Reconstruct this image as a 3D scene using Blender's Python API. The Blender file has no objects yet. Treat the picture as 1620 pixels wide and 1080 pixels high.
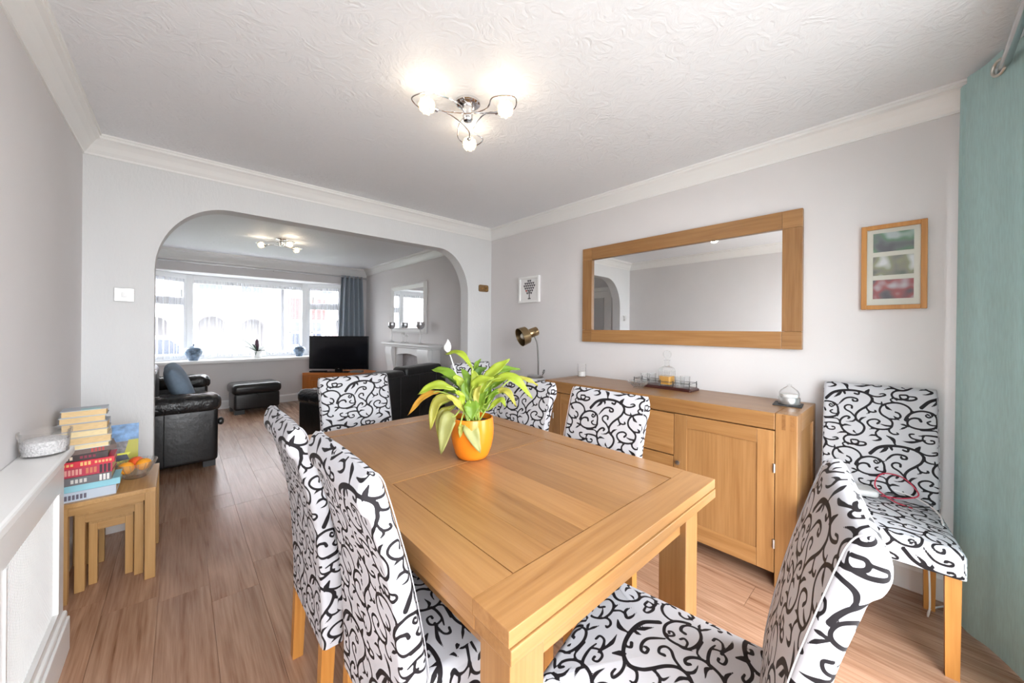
import bpy, bmesh, math, random
import numpy as np
from mathutils import Vector, Matrix
random.seed(7); PI = math.pi
SC = bpy.context.scene
COL = SC.collection

# ------------------------------------------------------------------ camera
YAW, ROLL = 0.737803, 0.0074605
R0 = Vector((math.cos(YAW), -math.sin(YAW), 0)); FW = Vector((math.sin(YAW), math.cos(YAW), 0)); UP = Vector((0, 0, 1))
RR = R0*math.cos(ROLL) + UP*math.sin(ROLL); UU = -R0*math.sin(ROLL) + UP*math.cos(ROLL)
cd = bpy.data.cameras.new('camera'); cam = bpy.data.objects.new('camera', cd); COL.objects.link(cam)
cd.sensor_width = 36; cd.lens = 577.36/1620*36; cd.shift_y = -20.23/1620; cd.clip_start = 0.02; cd.clip_end = 200
m = Matrix.Identity(4)
for i, a in enumerate((RR, UU, -FW)):
    for k in range(3): m[k][i] = a[k]
m.translation = (0, 0, 1.29); cam.matrix_world = m
SC.camera = cam

# ------------------------------------------------------------------ world, daylight, exposure
w = bpy.data.worlds.new('overcast_sky'); SC.world = w; w.use_nodes = True
bg = w.node_tree.nodes['Background']; bg.inputs[0].default_value = (0.93, 0.965, 1.0, 1); bg.inputs[1].default_value = 7.5
SC.view_settings.view_transform = 'Standard'; SC.view_settings.look = 'None'
SC.view_settings.gamma = 1; SC.view_settings.use_curve_mapping = False
SC.view_settings.exposure = 0.96
SC.cycles.use_denoising = True
SC.cycles.max_bounces = 11; SC.cycles.diffuse_bounces = 8; SC.cycles.glossy_bounces = 4
SC.cycles.transparent_max_bounces = 14; SC.cycles.transmission_bounces = 6
SC.cycles.caustics_reflective = False; SC.cycles.caustics_refractive = False
SC.cycles.sample_clamp_indirect = 6

def portal(name, loc, rot, sx, sy):
    l = bpy.data.lights.new(name, 'AREA'); l.shape = 'RECTANGLE'; l.size = sx; l.size_y = sy
    l.cycles.is_portal = True
    o = bpy.data.objects.new(name, l); COL.objects.link(o); o.location = loc; o.rotation_euler = rot
portal('daylight_patio_offscreen', (.86, -0.50, 1.06), (PI/2, 0, 0), 2.52, 2.12)
portal('daylight_bay', (0.9, 7.95, 1.45), (-PI/2, 0, 0), 2.3, 1.4)

# ------------------------------------------------------------------ materials
MATS = {}
def mat(name, col=(.8, .8, .8), rough=.5, metal=0, spec=.5, noise=0, nscale=8, bump=0, bscale=60, coat=0, rand=0, stretch=None, sheen=0):
    if name in MATS: return MATS[name]
    m = bpy.data.materials.new(name); m.use_nodes = True; MATS[name] = m
    nt = m.node_tree; b = nt.nodes['Principled BSDF']
    b.inputs['Base Color'].default_value = (*col, 1); b.inputs['Roughness'].default_value = rough
    b.inputs['Metallic'].default_value = metal; b.inputs['Specular IOR Level'].default_value = spec
    b.inputs['Coat Weight'].default_value = coat; b.inputs['Sheen Weight'].default_value = sheen
    tc = nt.nodes.new('ShaderNodeTexCoord'); vec = tc.outputs['Object']
    if stretch:
        mp = nt.nodes.new('ShaderNodeMapping'); mp.inputs['Scale'].default_value = stretch
        nt.links.new(vec, mp.inputs['Vector']); vec = mp.outputs[0]
    if noise or rand:
        n = nt.nodes.new('ShaderNodeTexNoise'); n.inputs['Scale'].default_value = nscale; n.inputs['Detail'].default_value = 4
        nt.links.new(vec, n.inputs['Vector'])
        hsv = nt.nodes.new('ShaderNodeHueSaturation'); hsv.inputs['Color'].default_value = (*col, 1)
        mr = nt.nodes.new('ShaderNodeMapRange'); mr.inputs[1].default_value = .3; mr.inputs[2].default_value = .7
        mr.inputs[3].default_value = 1-noise; mr.inputs[4].default_value = 1+noise
        nt.links.new(n.outputs[0], mr.inputs[0])
        src = mr.outputs[0]
        if rand:
            oi = nt.nodes.new('ShaderNodeObjectInfo'); mr2 = nt.nodes.new('ShaderNodeMapRange')
            mr2.inputs[3].default_value = 1-rand; mr2.inputs[4].default_value = 1+rand
            nt.links.new(oi.outputs['Random'], mr2.inputs[0])
            mu = nt.nodes.new('ShaderNodeMath'); mu.operation = 'MULTIPLY'
            nt.links.new(src, mu.inputs[0]); nt.links.new(mr2.outputs[0], mu.inputs[1]); src = mu.outputs[0]
        nt.links.new(src, hsv.inputs['Value']); nt.links.new(hsv.outputs[0], b.inputs['Base Color'])
    if bump:
        n2 = nt.nodes.new('ShaderNodeTexNoise'); n2.inputs['Scale'].default_value = bscale; n2.inputs['Detail'].default_value = 3
        nt.links.new(vec, n2.inputs['Vector'])
        bp = nt.nodes.new('ShaderNodeBump'); bp.inputs['Strength'].default_value = bump; bp.inputs['Distance'].default_value = .01
        nt.links.new(n2.outputs[0], bp.inputs['Height']); nt.links.new(bp.outputs[0], b.inputs['Normal'])
    return m

def wood(name, c1, c2, axis, rough=.35, fine=1.0, rand=.12, coat=0, dark=None):
    """oak-like grain running along the given axis of the object"""
    if name in MATS: return MATS[name]
    m = bpy.data.materials.new(name); m.use_nodes = True; MATS[name] = m
    nt = m.node_tree; N = nt.nodes; L = nt.links; b = N['Principled BSDF']
    b.inputs['Roughness'].default_value = rough; b.inputs['Coat Weight'].default_value = coat; b.inputs['Coat Roughness'].default_value = .15
    tc = N.new('ShaderNodeTexCoord'); oi = N.new('ShaderNodeObjectInfo')
    off = N.new('ShaderNodeVectorMath'); off.operation = 'SCALE'; off.inputs[0].default_value = (13, 7, 5)
    L.new(oi.outputs['Random'], off.inputs['Scale'])
    ad = N.new('ShaderNodeVectorMath'); L.new(tc.outputs['Object'], ad.inputs[0]); L.new(off.outputs[0], ad.inputs[1])
    s = [9*fine]*3; s['xyz'.index(axis)] = .8*fine
    mp = N.new('ShaderNodeMapping'); mp.inputs['Scale'].default_value = s; L.new(ad.outputs[0], mp.inputs['Vector'])
    n1 = N.new('ShaderNodeTexNoise'); n1.inputs['Scale'].default_value = 1.6; n1.inputs['Detail'].default_value = 5; n1.inputs['Distortion'].default_value = 1.2
    L.new(mp.outputs[0], n1.inputs['Vector'])
    s2 = [70*fine]*3; s2['xyz'.index(axis)] = 2.5*fine
    mp2 = N.new('ShaderNodeMapping'); mp2.inputs['Scale'].default_value = s2; L.new(ad.outputs[0], mp2.inputs['Vector'])
    n2 = N.new('ShaderNodeTexNoise'); n2.inputs['Scale'].default_value = 1.5; n2.inputs['Detail'].default_value = 3; L.new(mp2.outputs[0], n2.inputs['Vector'])
    ma = N.new('ShaderNodeMath'); ma.operation = 'MULTIPLY_ADD'; ma.inputs[1].default_value = .45
    sc2 = N.new('ShaderNodeMath'); sc2.operation = 'MULTIPLY'; sc2.inputs[1].default_value = .6
    L.new(n1.outputs[0], sc2.inputs[0]); L.new(n2.outputs[0], ma.inputs[0]); L.new(sc2.outputs[0], ma.inputs[2])
    cr = N.new('ShaderNodeValToRGB'); e = cr.color_ramp.elements
    e[0].position = .36; e[0].color = (*c1, 1); e[1].position = .66; e[1].color = (*c2, 1)
    if dark:
        q = e.new(.3); q.color = (*dark, 1)
    L.new(ma.outputs[0], cr.inputs[0])
    hsv = N.new('ShaderNodeHueSaturation'); mr = N.new('ShaderNodeMapRange'); mr.inputs[3].default_value = 1-rand; mr.inputs[4].default_value = 1+rand
    L.new(oi.outputs['Random'], mr.inputs[0]); L.new(mr.outputs[0], hsv.inputs['Value']); L.new(cr.outputs[0], hsv.inputs['Color'])
    L.new(hsv.outputs[0], b.inputs['Base Color'])
    bp = N.new('ShaderNodeBump'); bp.inputs['Strength'].default_value = .08; bp.inputs['Distance'].default_value = .002
    L.new(n2.outputs[0], bp.inputs['Height']); L.new(bp.outputs[0], b.inputs['Normal'])
    return m

def mixmat(name, kind, col=(1, 1, 1), a=.5, rough=.05, frost=0):
    """thin clear glass, sheer cloth, crystal"""
    if name in MATS: return MATS[name]
    m = bpy.data.materials.new(name); m.use_nodes = True; MATS[name] = m
    nt = m.node_tree; N = nt.nodes; L = nt.links
    for n in list(N):
        if n.type == 'BSDF_PRINCIPLED': N.remove(n)
    out = [n for n in N if n.type == 'OUTPUT_MATERIAL'][0]
    t = N.new('ShaderNodeBsdfTransparent'); t.inputs[0].default_value = (*col, 1)
    mx = N.new('ShaderNodeMixShader')
    if kind == 'glass':
        g = N.new('ShaderNodeBsdfGlossy'); g.inputs[1].default_value = rough
        lw = N.new('ShaderNodeLayerWeight'); lw.inputs[0].default_value = a
        mu = N.new('ShaderNodeMath'); mu.operation = 'MULTIPLY'; mu.inputs[1].default_value = .55
        L.new(lw.outputs['Fresnel'], mu.inputs[0]); L.new(mu.outputs[0], mx.inputs[0]); L.new(t.outputs[0], mx.inputs[1]); L.new(g.outputs[0], mx.inputs[2])
        if frost:
            tr = N.new('ShaderNodeBsdfTranslucent'); d = N.new('ShaderNodeBsdfDiffuse'); m3 = N.new('ShaderNodeMixShader'); m3.inputs[0].default_value = .5
            L.new(tr.outputs[0], m3.inputs[1]); L.new(d.outputs[0], m3.inputs[2]); m4 = N.new('ShaderNodeMixShader'); m4.inputs[0].default_value = frost
            L.new(mx.outputs[0], m4.inputs[1]); L.new(m3.outputs[0], m4.inputs[2]); mx = m4
    elif kind == 'sheer':
        d = N.new('ShaderNodeBsdfDiffuse'); d.inputs[0].default_value = (*col, 1)
        tr = N.new('ShaderNodeBsdfTranslucent'); tr.inputs[0].default_value = (*col, 1); t.inputs[0].default_value = (1, 1, 1, 1)
        m2 = N.new('ShaderNodeMixShader'); m2.inputs[0].default_value = .5
        L.new(d.outputs[0], m2.inputs[1]); L.new(tr.outputs[0], m2.inputs[2])
        lw = N.new('ShaderNodeLayerWeight'); lw.inputs[0].default_value = .35
        mr = N.new('ShaderNodeMapRange'); mr.inputs[3].default_value = a; mr.inputs[4].default_value = .95
        L.new(lw.outputs['Facing'], mr.inputs[0]); L.new(mr.outputs[0], mx.inputs[0])
        L.new(t.outputs[0], mx.inputs[1]); L.new(m2.outputs[0], mx.inputs[2])
    elif kind == 'crystal':
        tr = N.new('ShaderNodeBsdfTranslucent'); tr.inputs[0].default_value = (*col, 1); g = N.new('ShaderNodeBsdfGlossy'); g.inputs[1].default_value = .08
        m2 = N.new('ShaderNodeMixShader'); m2.inputs[0].default_value = .35; L.new(tr.outputs[0], m2.inputs[1]); L.new(g.outputs[0], m2.inputs[2])
        mx.inputs[0].default_value = a; L.new(t.outputs[0], mx.inputs[1]); L.new(m2.outputs[0], mx.inputs[2])
    L.new(mx.outputs[0], out.inputs[0])
    return m

def emit(name, col, s):
    if name in MATS: return MATS[name]
    m = bpy.data.materials.new(name); m.use_nodes = True; MATS[name] = m
    b = m.node_tree.nodes['Principled BSDF']; b.inputs['Base Color'].default_value = (*col, 1)
    b.inputs['Emission Color'].default_value = (*col, 1); b.inputs['Emission Strength'].default_value = s
    return m

def s2l(r, g, b):
    f = lambda c: (c/255/12.92) if c/255 <= .04045 else ((c/255+.055)/1.055)**2.4
    return (f(r), f(g), f(b))

GREY = mat('warm_grey_paint', s2l(214, 211, 211), .85, noise=.015, nscale=3, bump=.04, bscale=180)
WHITE = mat('white_wall_paint', s2l(216, 217, 218), .8, noise=.01, bump=.15, bscale=90, stretch=(1, 1, .35))
GLOSSW = mat('white_gloss_paint', s2l(232, 232, 231), .3)
UPVC = mat('white_window_plastic', s2l(236, 237, 238), .3)
CHROME = mat('polished_chrome', (.75, .75, .76), .12, metal=1)
STEEL = mat('brushed_steel', (.52, .52, .52), .32, metal=1)
BLACKM = mat('black_metal', (.02, .02, .02), .4)
LEATHER = mat('black_leather', (.017, .017, .018), .3, bump=.25, bscale=22, noise=.2)
GLASS = mixmat('clear_glass', 'glass', a=.12, frost=.05)
PANE = mixmat('window_glass', 'glass', a=.08)
CUT = mixmat('cut_crystal_glass', 'glass', (.99, .995, .995), a=.16, rough=.06, frost=.10)
OAKc = (s2l(138, 96, 54), s2l(160, 118, 73), s2l(120, 79, 42))
OX = wood('oak_grain_across', OAKc[0], OAKc[1], 'x', .3, dark=OAKc[2]); OY = wood('oak_grain_along', OAKc[0], OAKc[1], 'y', .3, dark=OAKc[2]); OZ = wood('oak_grain_upright', OAKc[0], OAKc[1], 'z', .35, dark=OAKc[2])
LEGW = wood('honey_beech', s2l(170, 112, 50), s2l(190, 134, 68), 'z', .4, rand=.05)
FLOORM = wood('brown_laminate', s2l(140, 102, 78), s2l(184, 147, 122), 'y', .27, fine=1.0, rand=.10, dark=s2l(104, 70, 48))
MIRROR = mat('silvered_mirror', (.93, .94, .94), .01, metal=1)

# ceiling: swirled artex relief
def artex():
    m = bpy.data.materials.new('swirled_artex'); m.use_nodes = True; nt = m.node_tree; N = nt.nodes; L = nt.links; b = N['Principled BSDF']
    b.inputs['Base Color'].default_value = (*s2l(230, 232, 236), 1); b.inputs['Roughness'].default_value = .55
    tc = N.new('ShaderNodeTexCoord')
    n = N.new('ShaderNodeTexNoise'); n.inputs['Scale'].default_value = 11; n.inputs['Detail'].default_value = 6; n.inputs['Distortion'].default_value = 3.2
    L.new(tc.outputs['Object'], n.inputs['Vector'])
    n0 = N.new('ShaderNodeTexNoise'); n0.inputs['Scale'].default_value = 5; L.new(tc.outputs['Object'], n0.inputs['Vector'])
    mu = N.new('ShaderNodeMath'); mu.operation = 'MULTIPLY'; L.new(n.outputs[0], mu.inputs[0]); L.new(n0.outputs[0], mu.inputs[1])
    bp = N.new('ShaderNodeBump'); bp.inputs['Strength'].default_value = .55; bp.inputs['Distance'].default_value = .02
    L.new(mu.outputs[0], bp.inputs['Height']); L.new(bp.outputs[0], b.inputs['Normal'])
    return m
ARTEX = artex()

# ------------------------------------------------------------------ geometry helpers
class G:
    def __init__(s): s.v = []; s.f = []
    def quadgrid(s, rows, closed=False):
        b = len(s.v); n = len(rows[0])
        for r in rows: s.v += [tuple(p) for p in r]
        for i in range(len(rows)-1):
            for j in range(n if closed else n-1):
                k = (j+1) % n
                s.f.append((b+i*n+j, b+i*n+k, b+(i+1)*n+k, b+(i+1)*n+j))
        return b, n
    def loft(s, rows, caps=True):
        b, n = s.quadgrid(rows, True)
        if caps:
            s.f.append(tuple(b+j for j in reversed(range(n)))); s.f.append(tuple(b+(len(rows)-1)*n+j for j in range(n)))
        return s
    def box(s, x0, x1, y0, y1, z0, z1):
        b = len(s.v)
        s.v += [(x, y, z) for z in (z0, z1) for y in (y0, y1) for x in (x0, x1)]
        s.f += [tuple(b+i for i in q) for q in ((0, 2, 3, 1), (4, 5, 7, 6), (0, 1, 5, 4), (2, 6, 7, 3), (0, 4, 6, 2), (1, 3, 7, 5))]
        return s
    def prism(s, poly, axis, a, b):
        """2-D polygon extruded along an axis: x -> (y,z), y -> (x,z), z -> (x,y)"""
        def p3(p, t): return (t, p[0], p[1]) if axis == 'x' else (p[0], t, p[1]) if axis == 'y' else (p[0], p[1], t)
        return s.loft([[p3(p, a) for p in poly], [p3(p, b) for p in poly]])
    def tube(s, pts, r, n=8):
        P = [Vector(p) for p in pts]; rows = []
        t0 = (P[1]-P[0]).normalized(); u = t0.orthogonal().normalized()
        for i, p in enumerate(P):
            t = (P[min(i+1, len(P)-1)]-P[max(i-1, 0)]).normalized()
            u = (u-t*u.dot(t)); u = u.normalized() if u.length > 1e-6 else t.orthogonal().normalized()
            w_ = t.cross(u); rad = r[i] if isinstance(r, (list, tuple)) else r
            rows.append([p+(u*math.cos(2*PI*k/n)+w_*math.sin(2*PI*k/n))*rad for k in range(n)])
        return s.loft(rows)
    def lathe(s, prof, n=28, c=(0, 0, 0), cap=True):
        rows = [[(c[0]+r*math.cos(2*PI*k/n), c[1]+r*math.sin(2*PI*k/n), c[2]+z) for k in range(n)] for r, z in prof]
        return s.loft(rows, cap)
    def move(s, M, i0=0):
        for i in range(i0, len(s.v)): s.v[i] = tuple(M @ Vector(s.v[i]))
        return s
    def mesh(s, name):
        me = bpy.data.meshes.new(name); me.from_pydata([tuple(v) for v in s.v], [], s.f)
        bm = bmesh.new(); bm.from_mesh(me); bmesh.ops.recalc_face_normals(bm, faces=bm.faces); bm.to_mesh(me); bm.free()
        return me
    def obj(s, name, mt, parent=None, loc=(0, 0, 0), rot=(0, 0, 0), smooth=False, bevel=0):
        me = s.mesh(name); me.materials.append(mt)
        if smooth: me.polygons.foreach_set('use_smooth', [True]*len(me.polygons))
        o = bpy.data.objects.new(name, me); COL.objects.link(o); o.location = loc; o.rotation_euler = rot; o.parent = parent
        if bevel:
            b = o.modifiers.new('bevel', 'BEVEL'); b.width = bevel; b.segments = 2; b.limit_method = 'ANGLE'; b.angle_limit = math.radians(40)
        if smooth and not bevel:
            bpy.context.view_layer.objects.active = o
            try: me.set_sharp_from_angle(angle=math.radians(42))
            except Exception: pass
        return o
def B(*a): return G().box(*a)
def tag(o, label, cat, group=None):
    o['label'] = label; o['category'] = cat
    if group: o['group'] = group
    return o
def thing(name, label, cat, loc=(0, 0, 0), rz=0, group=None):
    o = bpy.data.objects.new(name, None); COL.objects.link(o); o.location = loc; o.rotation_euler = (0, 0, rz); o.empty_display_size = .05
    return tag(o, label, cat, group)
def struct(o): o['kind'] = 'structure'; return o
def crom(P, n=8):
    """Catmull-Rom through the points"""
    P = [np.array(p, float) for p in P]; out = []
    Q = [2*P[0]-P[1]]+P+[2*P[-1]-P[-2]]
    for i in range(1, len(Q)-2):
        for k in range(n):
            t = k/n
            out.append(.5*(2*Q[i]+(Q[i+1]-Q[i-1])*t+(2*Q[i-1]-5*Q[i]+4*Q[i+1]-Q[i+2])*t*t+(3*Q[i]-Q[i-1]-3*Q[i+1]+Q[i+2])*t**3))
    out.append(P[-1]); return out
def rrect(x0, x1, y0, y1, r, n=5):
    out = []
    for cx, cy, a in ((x1-r, y1-r, 0), (x0+r, y1-r, PI/2), (x0+r, y0+r, PI), (x1-r, y0+r, 3*PI/2)):
        out += [(cx+r*math.cos(a+PI/2*k/n), cy+r*math.sin(a+PI/2*k/n)) for k in range(n+1)]
    return out
def pillow(x0, x1, y0, y1, z0, z1, r=.04, n=6, puff=0):
    """soft-edged block: rounded in plan and over its top and bottom rims"""
    g = G(); rows = []
    h = (z1-z0)/2; zc = (z0+z1)/2; rr = min(r, h)
    for k in range(n+1):
        a = -PI/2+PI/2*k/n; ins = rr*(1-math.cos(a)); rows.append([(p[0], p[1], z0+rr+rr*math.sin(a)) for p in rrect(x0+ins, x1-ins, y0+ins, y1-ins, max(r*1.2-ins*.6, .004))])
    for k in range(n+1):
        a = PI/2*k/n; ins = rr*(1-math.cos(a)); rows.append([(p[0], p[1], z1-rr+rr*math.sin(a)) for p in rrect(x0+ins, x1-ins, y0+ins, y1-ins, max(r*1.2-ins*.6, .004))])
    if puff:
        for k in range(1, 5):
            q = k/5; cx, cy = (x0+x1)/2, (y0+y1)/2; rows.append([(cx+(p[0]-cx)*(1-q), cy+(p[1]-cy)*(1-q), p[2]+puff*(1-(1-q)**2)) for p in rows[2*n+1]])
    return g.loft(rows)

XL, XR, YA, YB, YW, H = -.439, 2.717, 3.36, -.42, 7.28, 2.44

# ------------------------------------------------------------------ the setting
floor = struct(B(XL-.1, XR+.1, YB-.1, YW+.6, -.12, -.004).obj('floor', mat('floor_underlay', s2l(150, 112, 88), .8)))
rnd = random.Random(3)
def planks(y0, y1, seed):
    rnd = random.Random(seed); x = XL; pw = .185
    while x < XR:
        x1 = min(x+pw, XR); y = y0-rnd.random()*1.1
        while y < y1:
            a, b = max(y, y0), min(y+1.22, y1); y += 1.22
            if b-a < .03: continue
            B(-(x1-x)/2+.0008, (x1-x)/2-.0008, -(b-a)/2+.0008, (b-a)/2-.0008, -.004, 0).obj('plank', FLOORM, floor, ((x+x1)/2, (a+b)/2, 0))
        x = x1
planks(YB, 3.30, 5); planks(3.30, YW, 9)
struct(B(XL-.1, XR+.1, YB-.1, YA+.07, H, H+.1).obj('ceiling', ARTEX))
struct(B(XL-.1, XR+.1, YA+.07, YW+.02, H-.02, H+.1).obj('ceiling', ARTEX))
struct(B(XL-.12, XL, YB-.1, YA+.07, 0, H).obj('wall_left', GREY))
struct(B(XR, XR+.12, YB-.1, YW+.1, 0, H).obj('wall_right', GREY))
# arch wall
def arch_outline():
    jl, jr, top = -.127, 2.385, 2.135; pts = [(XL, 0), (jl, 0)]
    for k in range(17):
        a = PI/2*k/16; pts.append((jl+.40*(1-math.cos(a)), 1.66+(top-1.66)*math.sin(a)))
    for k in range(17):
        a = PI/2*(1-k/16); pts.append((jr-.37*(1-math.cos(a)), 1.66+(top-1.66)*math.sin(a)))
    return pts+[(jr, 0), (XR, 0), (XR, H), (XL, H)]
wa = struct(G().prism(arch_outline(), 'y', YA, YA+.14).obj('wall_arch', WHITE))
# back wall with patio door behind the camera
g = G(); PX0, PX1, PZ = -.40, 2.12, 2.12
g.box(PX1, XR, YB-.1, YB, 0, H); g.box(XL-.1, PX0, YB-.1, YB, 0, H); g.box(PX0, PX1, YB-.1, YB, PZ, H)
struct(g.obj('wall_back', GREY))
win2 = struct(G().box(PX0, PX1, YB-.08, YB-.03, 0, .06).box(PX0, PX1, YB-.08, YB-.03, PZ-.06, PZ).box(PX0, PX0+.06, YB-.08, YB-.03, .06, PZ-.06).box(PX1-.06, PX1, YB-.08, YB-.03, .06, PZ-.06).box(1.04, 1.12, YB-.08, YB-.03, .06, PZ-.06).obj('window_2', UPVC))
B(PX0+.06, 1.04, YB-.058, YB-.052, .06, PZ-.06).obj('pane', PANE, win2); B(1.12, PX1-.06, YB-.058, YB-.052, .06, PZ-.06).obj('pane', PANE, win2)
# lounge left wall with a door (seen in the dining mirror)
g = G(); g.box(XL-.12, XL, YA+.07, 3.78, 0, H).box(XL-.12, XL, 4.56, YW+.1, 0, H).box(XL-.12, XL, 3.78, 4.56, 2.0, H)
struct(g.obj('wall_lounge_left', GREY))
dr = struct(B(XL-.06, XL-.02, 3.78, 4.56, 0, 2.0).obj('door_1', GLOSSW))
B(XL-.021, XL-.012, 3.90, 4.44, .95, 1.88).obj('panel', mat('door_panel_grey', s2l(190, 190, 190), .3), dr); B(XL-.021, XL-.012, 3.90, 4.44, .15, .85).obj('panel', GLOSSW, dr)
G().tube([(XL-.02, 3.84, 1.0), (XL+.035, 3.84, 1.0), (XL+.035, 3.95, 1.0)], .009).obj('handle', STEEL, dr, smooth=True)
struct(G().box(XL, XL+.02, 3.71, 3.78, 0, 2.07).box(XL, XL+.02, 4.56, 4.63, 0, 2.07).box(XL, XL+.02, 3.78, 4.56, 2.0, 2.07).obj('trim_1', GLOSSW))
# window wall: bulkhead over the bay, wall below the sill, side cheeks
BX0, BX1 = -.43, 2.36
g = G(); g.box(XL-.1, XR, YW, YW+.12, 2.11, H); g.box(BX1, XR, YW, YW+.12, 0, 2.11); g.box(XL-.1, BX0, YW, YW+.12, 0, 2.11); g.box(BX0, BX1, YW, YW+.12, 0, .72)
struct(g.obj('wall_window', GREY))
struct(G().prism([(BX0-.05, YW+.06), (BX1+.05, YW+.06), (BX1+.05, YW+.12), (1.80, 7.98), (.02, 7.98), (BX0-.05, YW+.12)], 'z', 2.1105, 2.2).obj('ceiling', mat('bay_soffit_white', s2l(228, 228, 228), .7)))
g = G(); g.prism([(BX0, YW+.12), (BX1, YW+.12), (1.80, 7.98), (.02, 7.98)], 'z', .1, .72); struct(g.obj('wall_bay', GREY))
struct(G().prism([(XL, YW), (XL, YW-.03), (XR, YW-.03), (XR, YW), (BX1, YW+.13), (1.80, 7.9), (.02, 7.9), (BX0, YW+.13)], 'z', .72, .765).obj('trim_2', GLOSSW, bevel=.006))
# skirting boards
def skirt(name, poly_axis, t, a, b, sgn):
    pr = [(0, 0), (.016, 0), (.016, .105), (.011, .118), (.006, .124), (0, .13)]
    g = G()
    if poly_axis == 'y': g.prism([(t+sgn*p[0], p[1]) for p in pr], 'y', a, b)
    else: g.prism([(t+sgn*p[0], p[1]) for p in pr], 'x', a, b)
    return struct(g.obj(name, GLOSSW))
skirt('baseboard_left', 'y', XL, 2.30, YA, 1); skirt('baseboard_right', 'y', XR, YB, YA, -1)
skirt('baseboard_lounge_right', 'y', XR, YA+.14, 4.45, -1); skirt('baseboard_lounge_right', 'y', XR, 5.95, YW, -1)
skirt('baseboard_window', 'x', YW, XL, XR, -1); skirt('baseboard_arch', 'x', YA, XL, -.127, -1); skirt('baseboard_arch', 'x', YA, 2.385, XR, -1)
skirt('baseboard_lounge_left', 'y', XL, 4.63, YW, 1)
# cornices
CP = [(0, 0), (.010, 0), (.012, .012), (.03, .03), (.052, .058), (.078, .082), (.098, .09), (.1, .104), (.108, .106), (.11, .116), (0, .116)]
def cornice(n, axis, t, a, b, sgn, z, h=H):
    k = (h-z)/.116; pr = [(t+sgn*p[0]*k*.78, z+p[1]*k) for p in CP]
    struct(G().prism(pr, axis, a, b).obj('trim_%d' % n, GLOSSW))
cornice(3, 'y', XR, YB, YA, -1, 2.324); cornice(4, 'y', XL, YB, YA, 1, 2.324); cornice(5, 'x', YA, XL, XR, -1, 2.324)
cornice(6, 'y', XR, YA+.14, YW, -1, 2.30, H-.02); cornice(7, 'x', YW, XL, XR, -1, 2.275, H-.02); cornice(8, 'y', XL, YA+.14, YW, 1, 2.30, H-.02)
# ---- bay window: frames, panes
win = struct(B(.12, 1.72, 7.75, 7.79, .766, .79).obj('window_1', UPVC))
def frame_bar(pa, pb, z0, z1, d=.06, name='frame_bar'):
    (x0, y0), (x1, y1) = pa, pb; L_ = math.hypot(x1-x0, y1-y0)
    return B(0, L_, -d/2, d/2, z0, z1).obj(name, UPVC, win, (x0, y0, 0), (0, 0, math.atan2(y1-y0, x1-x0)), bevel=.005)
def casement(pa, pb, splits, z0=.80, z1=2.11, transom=None, e=.075):
    (x0, y0), (x1, y1) = pa, pb; L_ = math.hypot(x1-x0, y1-y0); a = math.atan2(y1-y0, x1-x0)
    at = lambda t: (x0+math.cos(a)*t, y0+math.sin(a)*t)
    frame_bar(pa, pb, z0-.035, z0+.05); frame_bar(pa, pb, z1-.13, z1)
    for t in splits: frame_bar(at(t-e/2), at(t+e/2), z0+.05, z1-.13, .07)
    zs = [z0+.05, z1-.13] if not transom else [z0+.05, transom-.06, transom+.06, z1-.13]
    for i in range(len(splits)-1):
        t0, t1 = splits[i]+e/2, splits[i+1]-e/2
        if transom: frame_bar(at(t0), at(t1), transom-.06, transom+.06, .07)
        for k in range(0, len(zs), 2):
            p, q = at(t0), at(t1)
            B(0, t1-t0, -.004, .004, zs[k], zs[k+1]).obj('pane', PANE, win, (p[0], p[1], 0), (0, 0, a))
casement((.10, 7.77), (1.74, 7.77), [.02, 1.62]); Ls = math.hypot(.53, .40)
casement((-.43, 7.38), (.10, 7.77), [.04, Ls-.06], transom=1.68, e=.11); Lr = math.hypot(.60, .39)
casement((1.74, 7.77), (2.34, 7.38), [.06, Lr-.05], transom=1.68, e=.11)
for x, y in ((.09, 7.74), (1.75, 7.74)): B(x-.06, x+.06, y-.03, y+.06, .765, 2.11).obj('corner_post', UPVC, win, bevel=.01)
for x, y, a in ((.0, 7.62, .64), (1.86, 7.62, -.58)):
    B(-.012, .012, -.02, .0, 1.74, 1.86).obj('window_handle', UPVC, win, (x, y, 0), (0, 0, a))
# net curtains
SHEER = mixmat('sheer_white_net', 'sheer', s2l(216, 218, 226), a=.14)
def net(pa, pb, z0, z1, label, seed):
    rn = random.Random(seed); (x0, y0), (x1, y1) = pa, pb; L_ = math.hypot(x1-x0, y1-y0); a = math.atan2(y1-y0, x1-x0)
    n = int(L_/.006); ph = 0; row = []
    for i in range(n+1):
        ph += .006/(.012+.02*(.5+.5*math.sin(i*.05+rn.random()*.4)))*1.9
        row.append((i/n*L_, .015*math.sin(ph)+.008*math.sin(ph*.37)))
    g = G(); g.quadgrid([[(p[0], p[1]*k, z) for p in row] for z, k in ((z0, 1.25), ((z0+z1)/2, 1.0), (z1-.05, .7), (z1, .5))])
    return tag(g.obj('net_curtain', SHEER, None, (x0, y0, 0), (0, 0, a), smooth=True), label, 'net curtain', 'net curtains in the bay window')
net((.16, 7.715), (1.68, 7.715), .80, 2.03, 'wide sheer white net curtain across the middle bay window', 1)
net((-.41, 7.33), (.05, 7.68), .80, 2.03, 'narrow sheer net curtain in the bay side beside the sofa', 2)
net((1.79, 7.68), (2.31, 7.33), .80, 2.03, 'narrow sheer net curtain in the bay side behind the television', 3)

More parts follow.
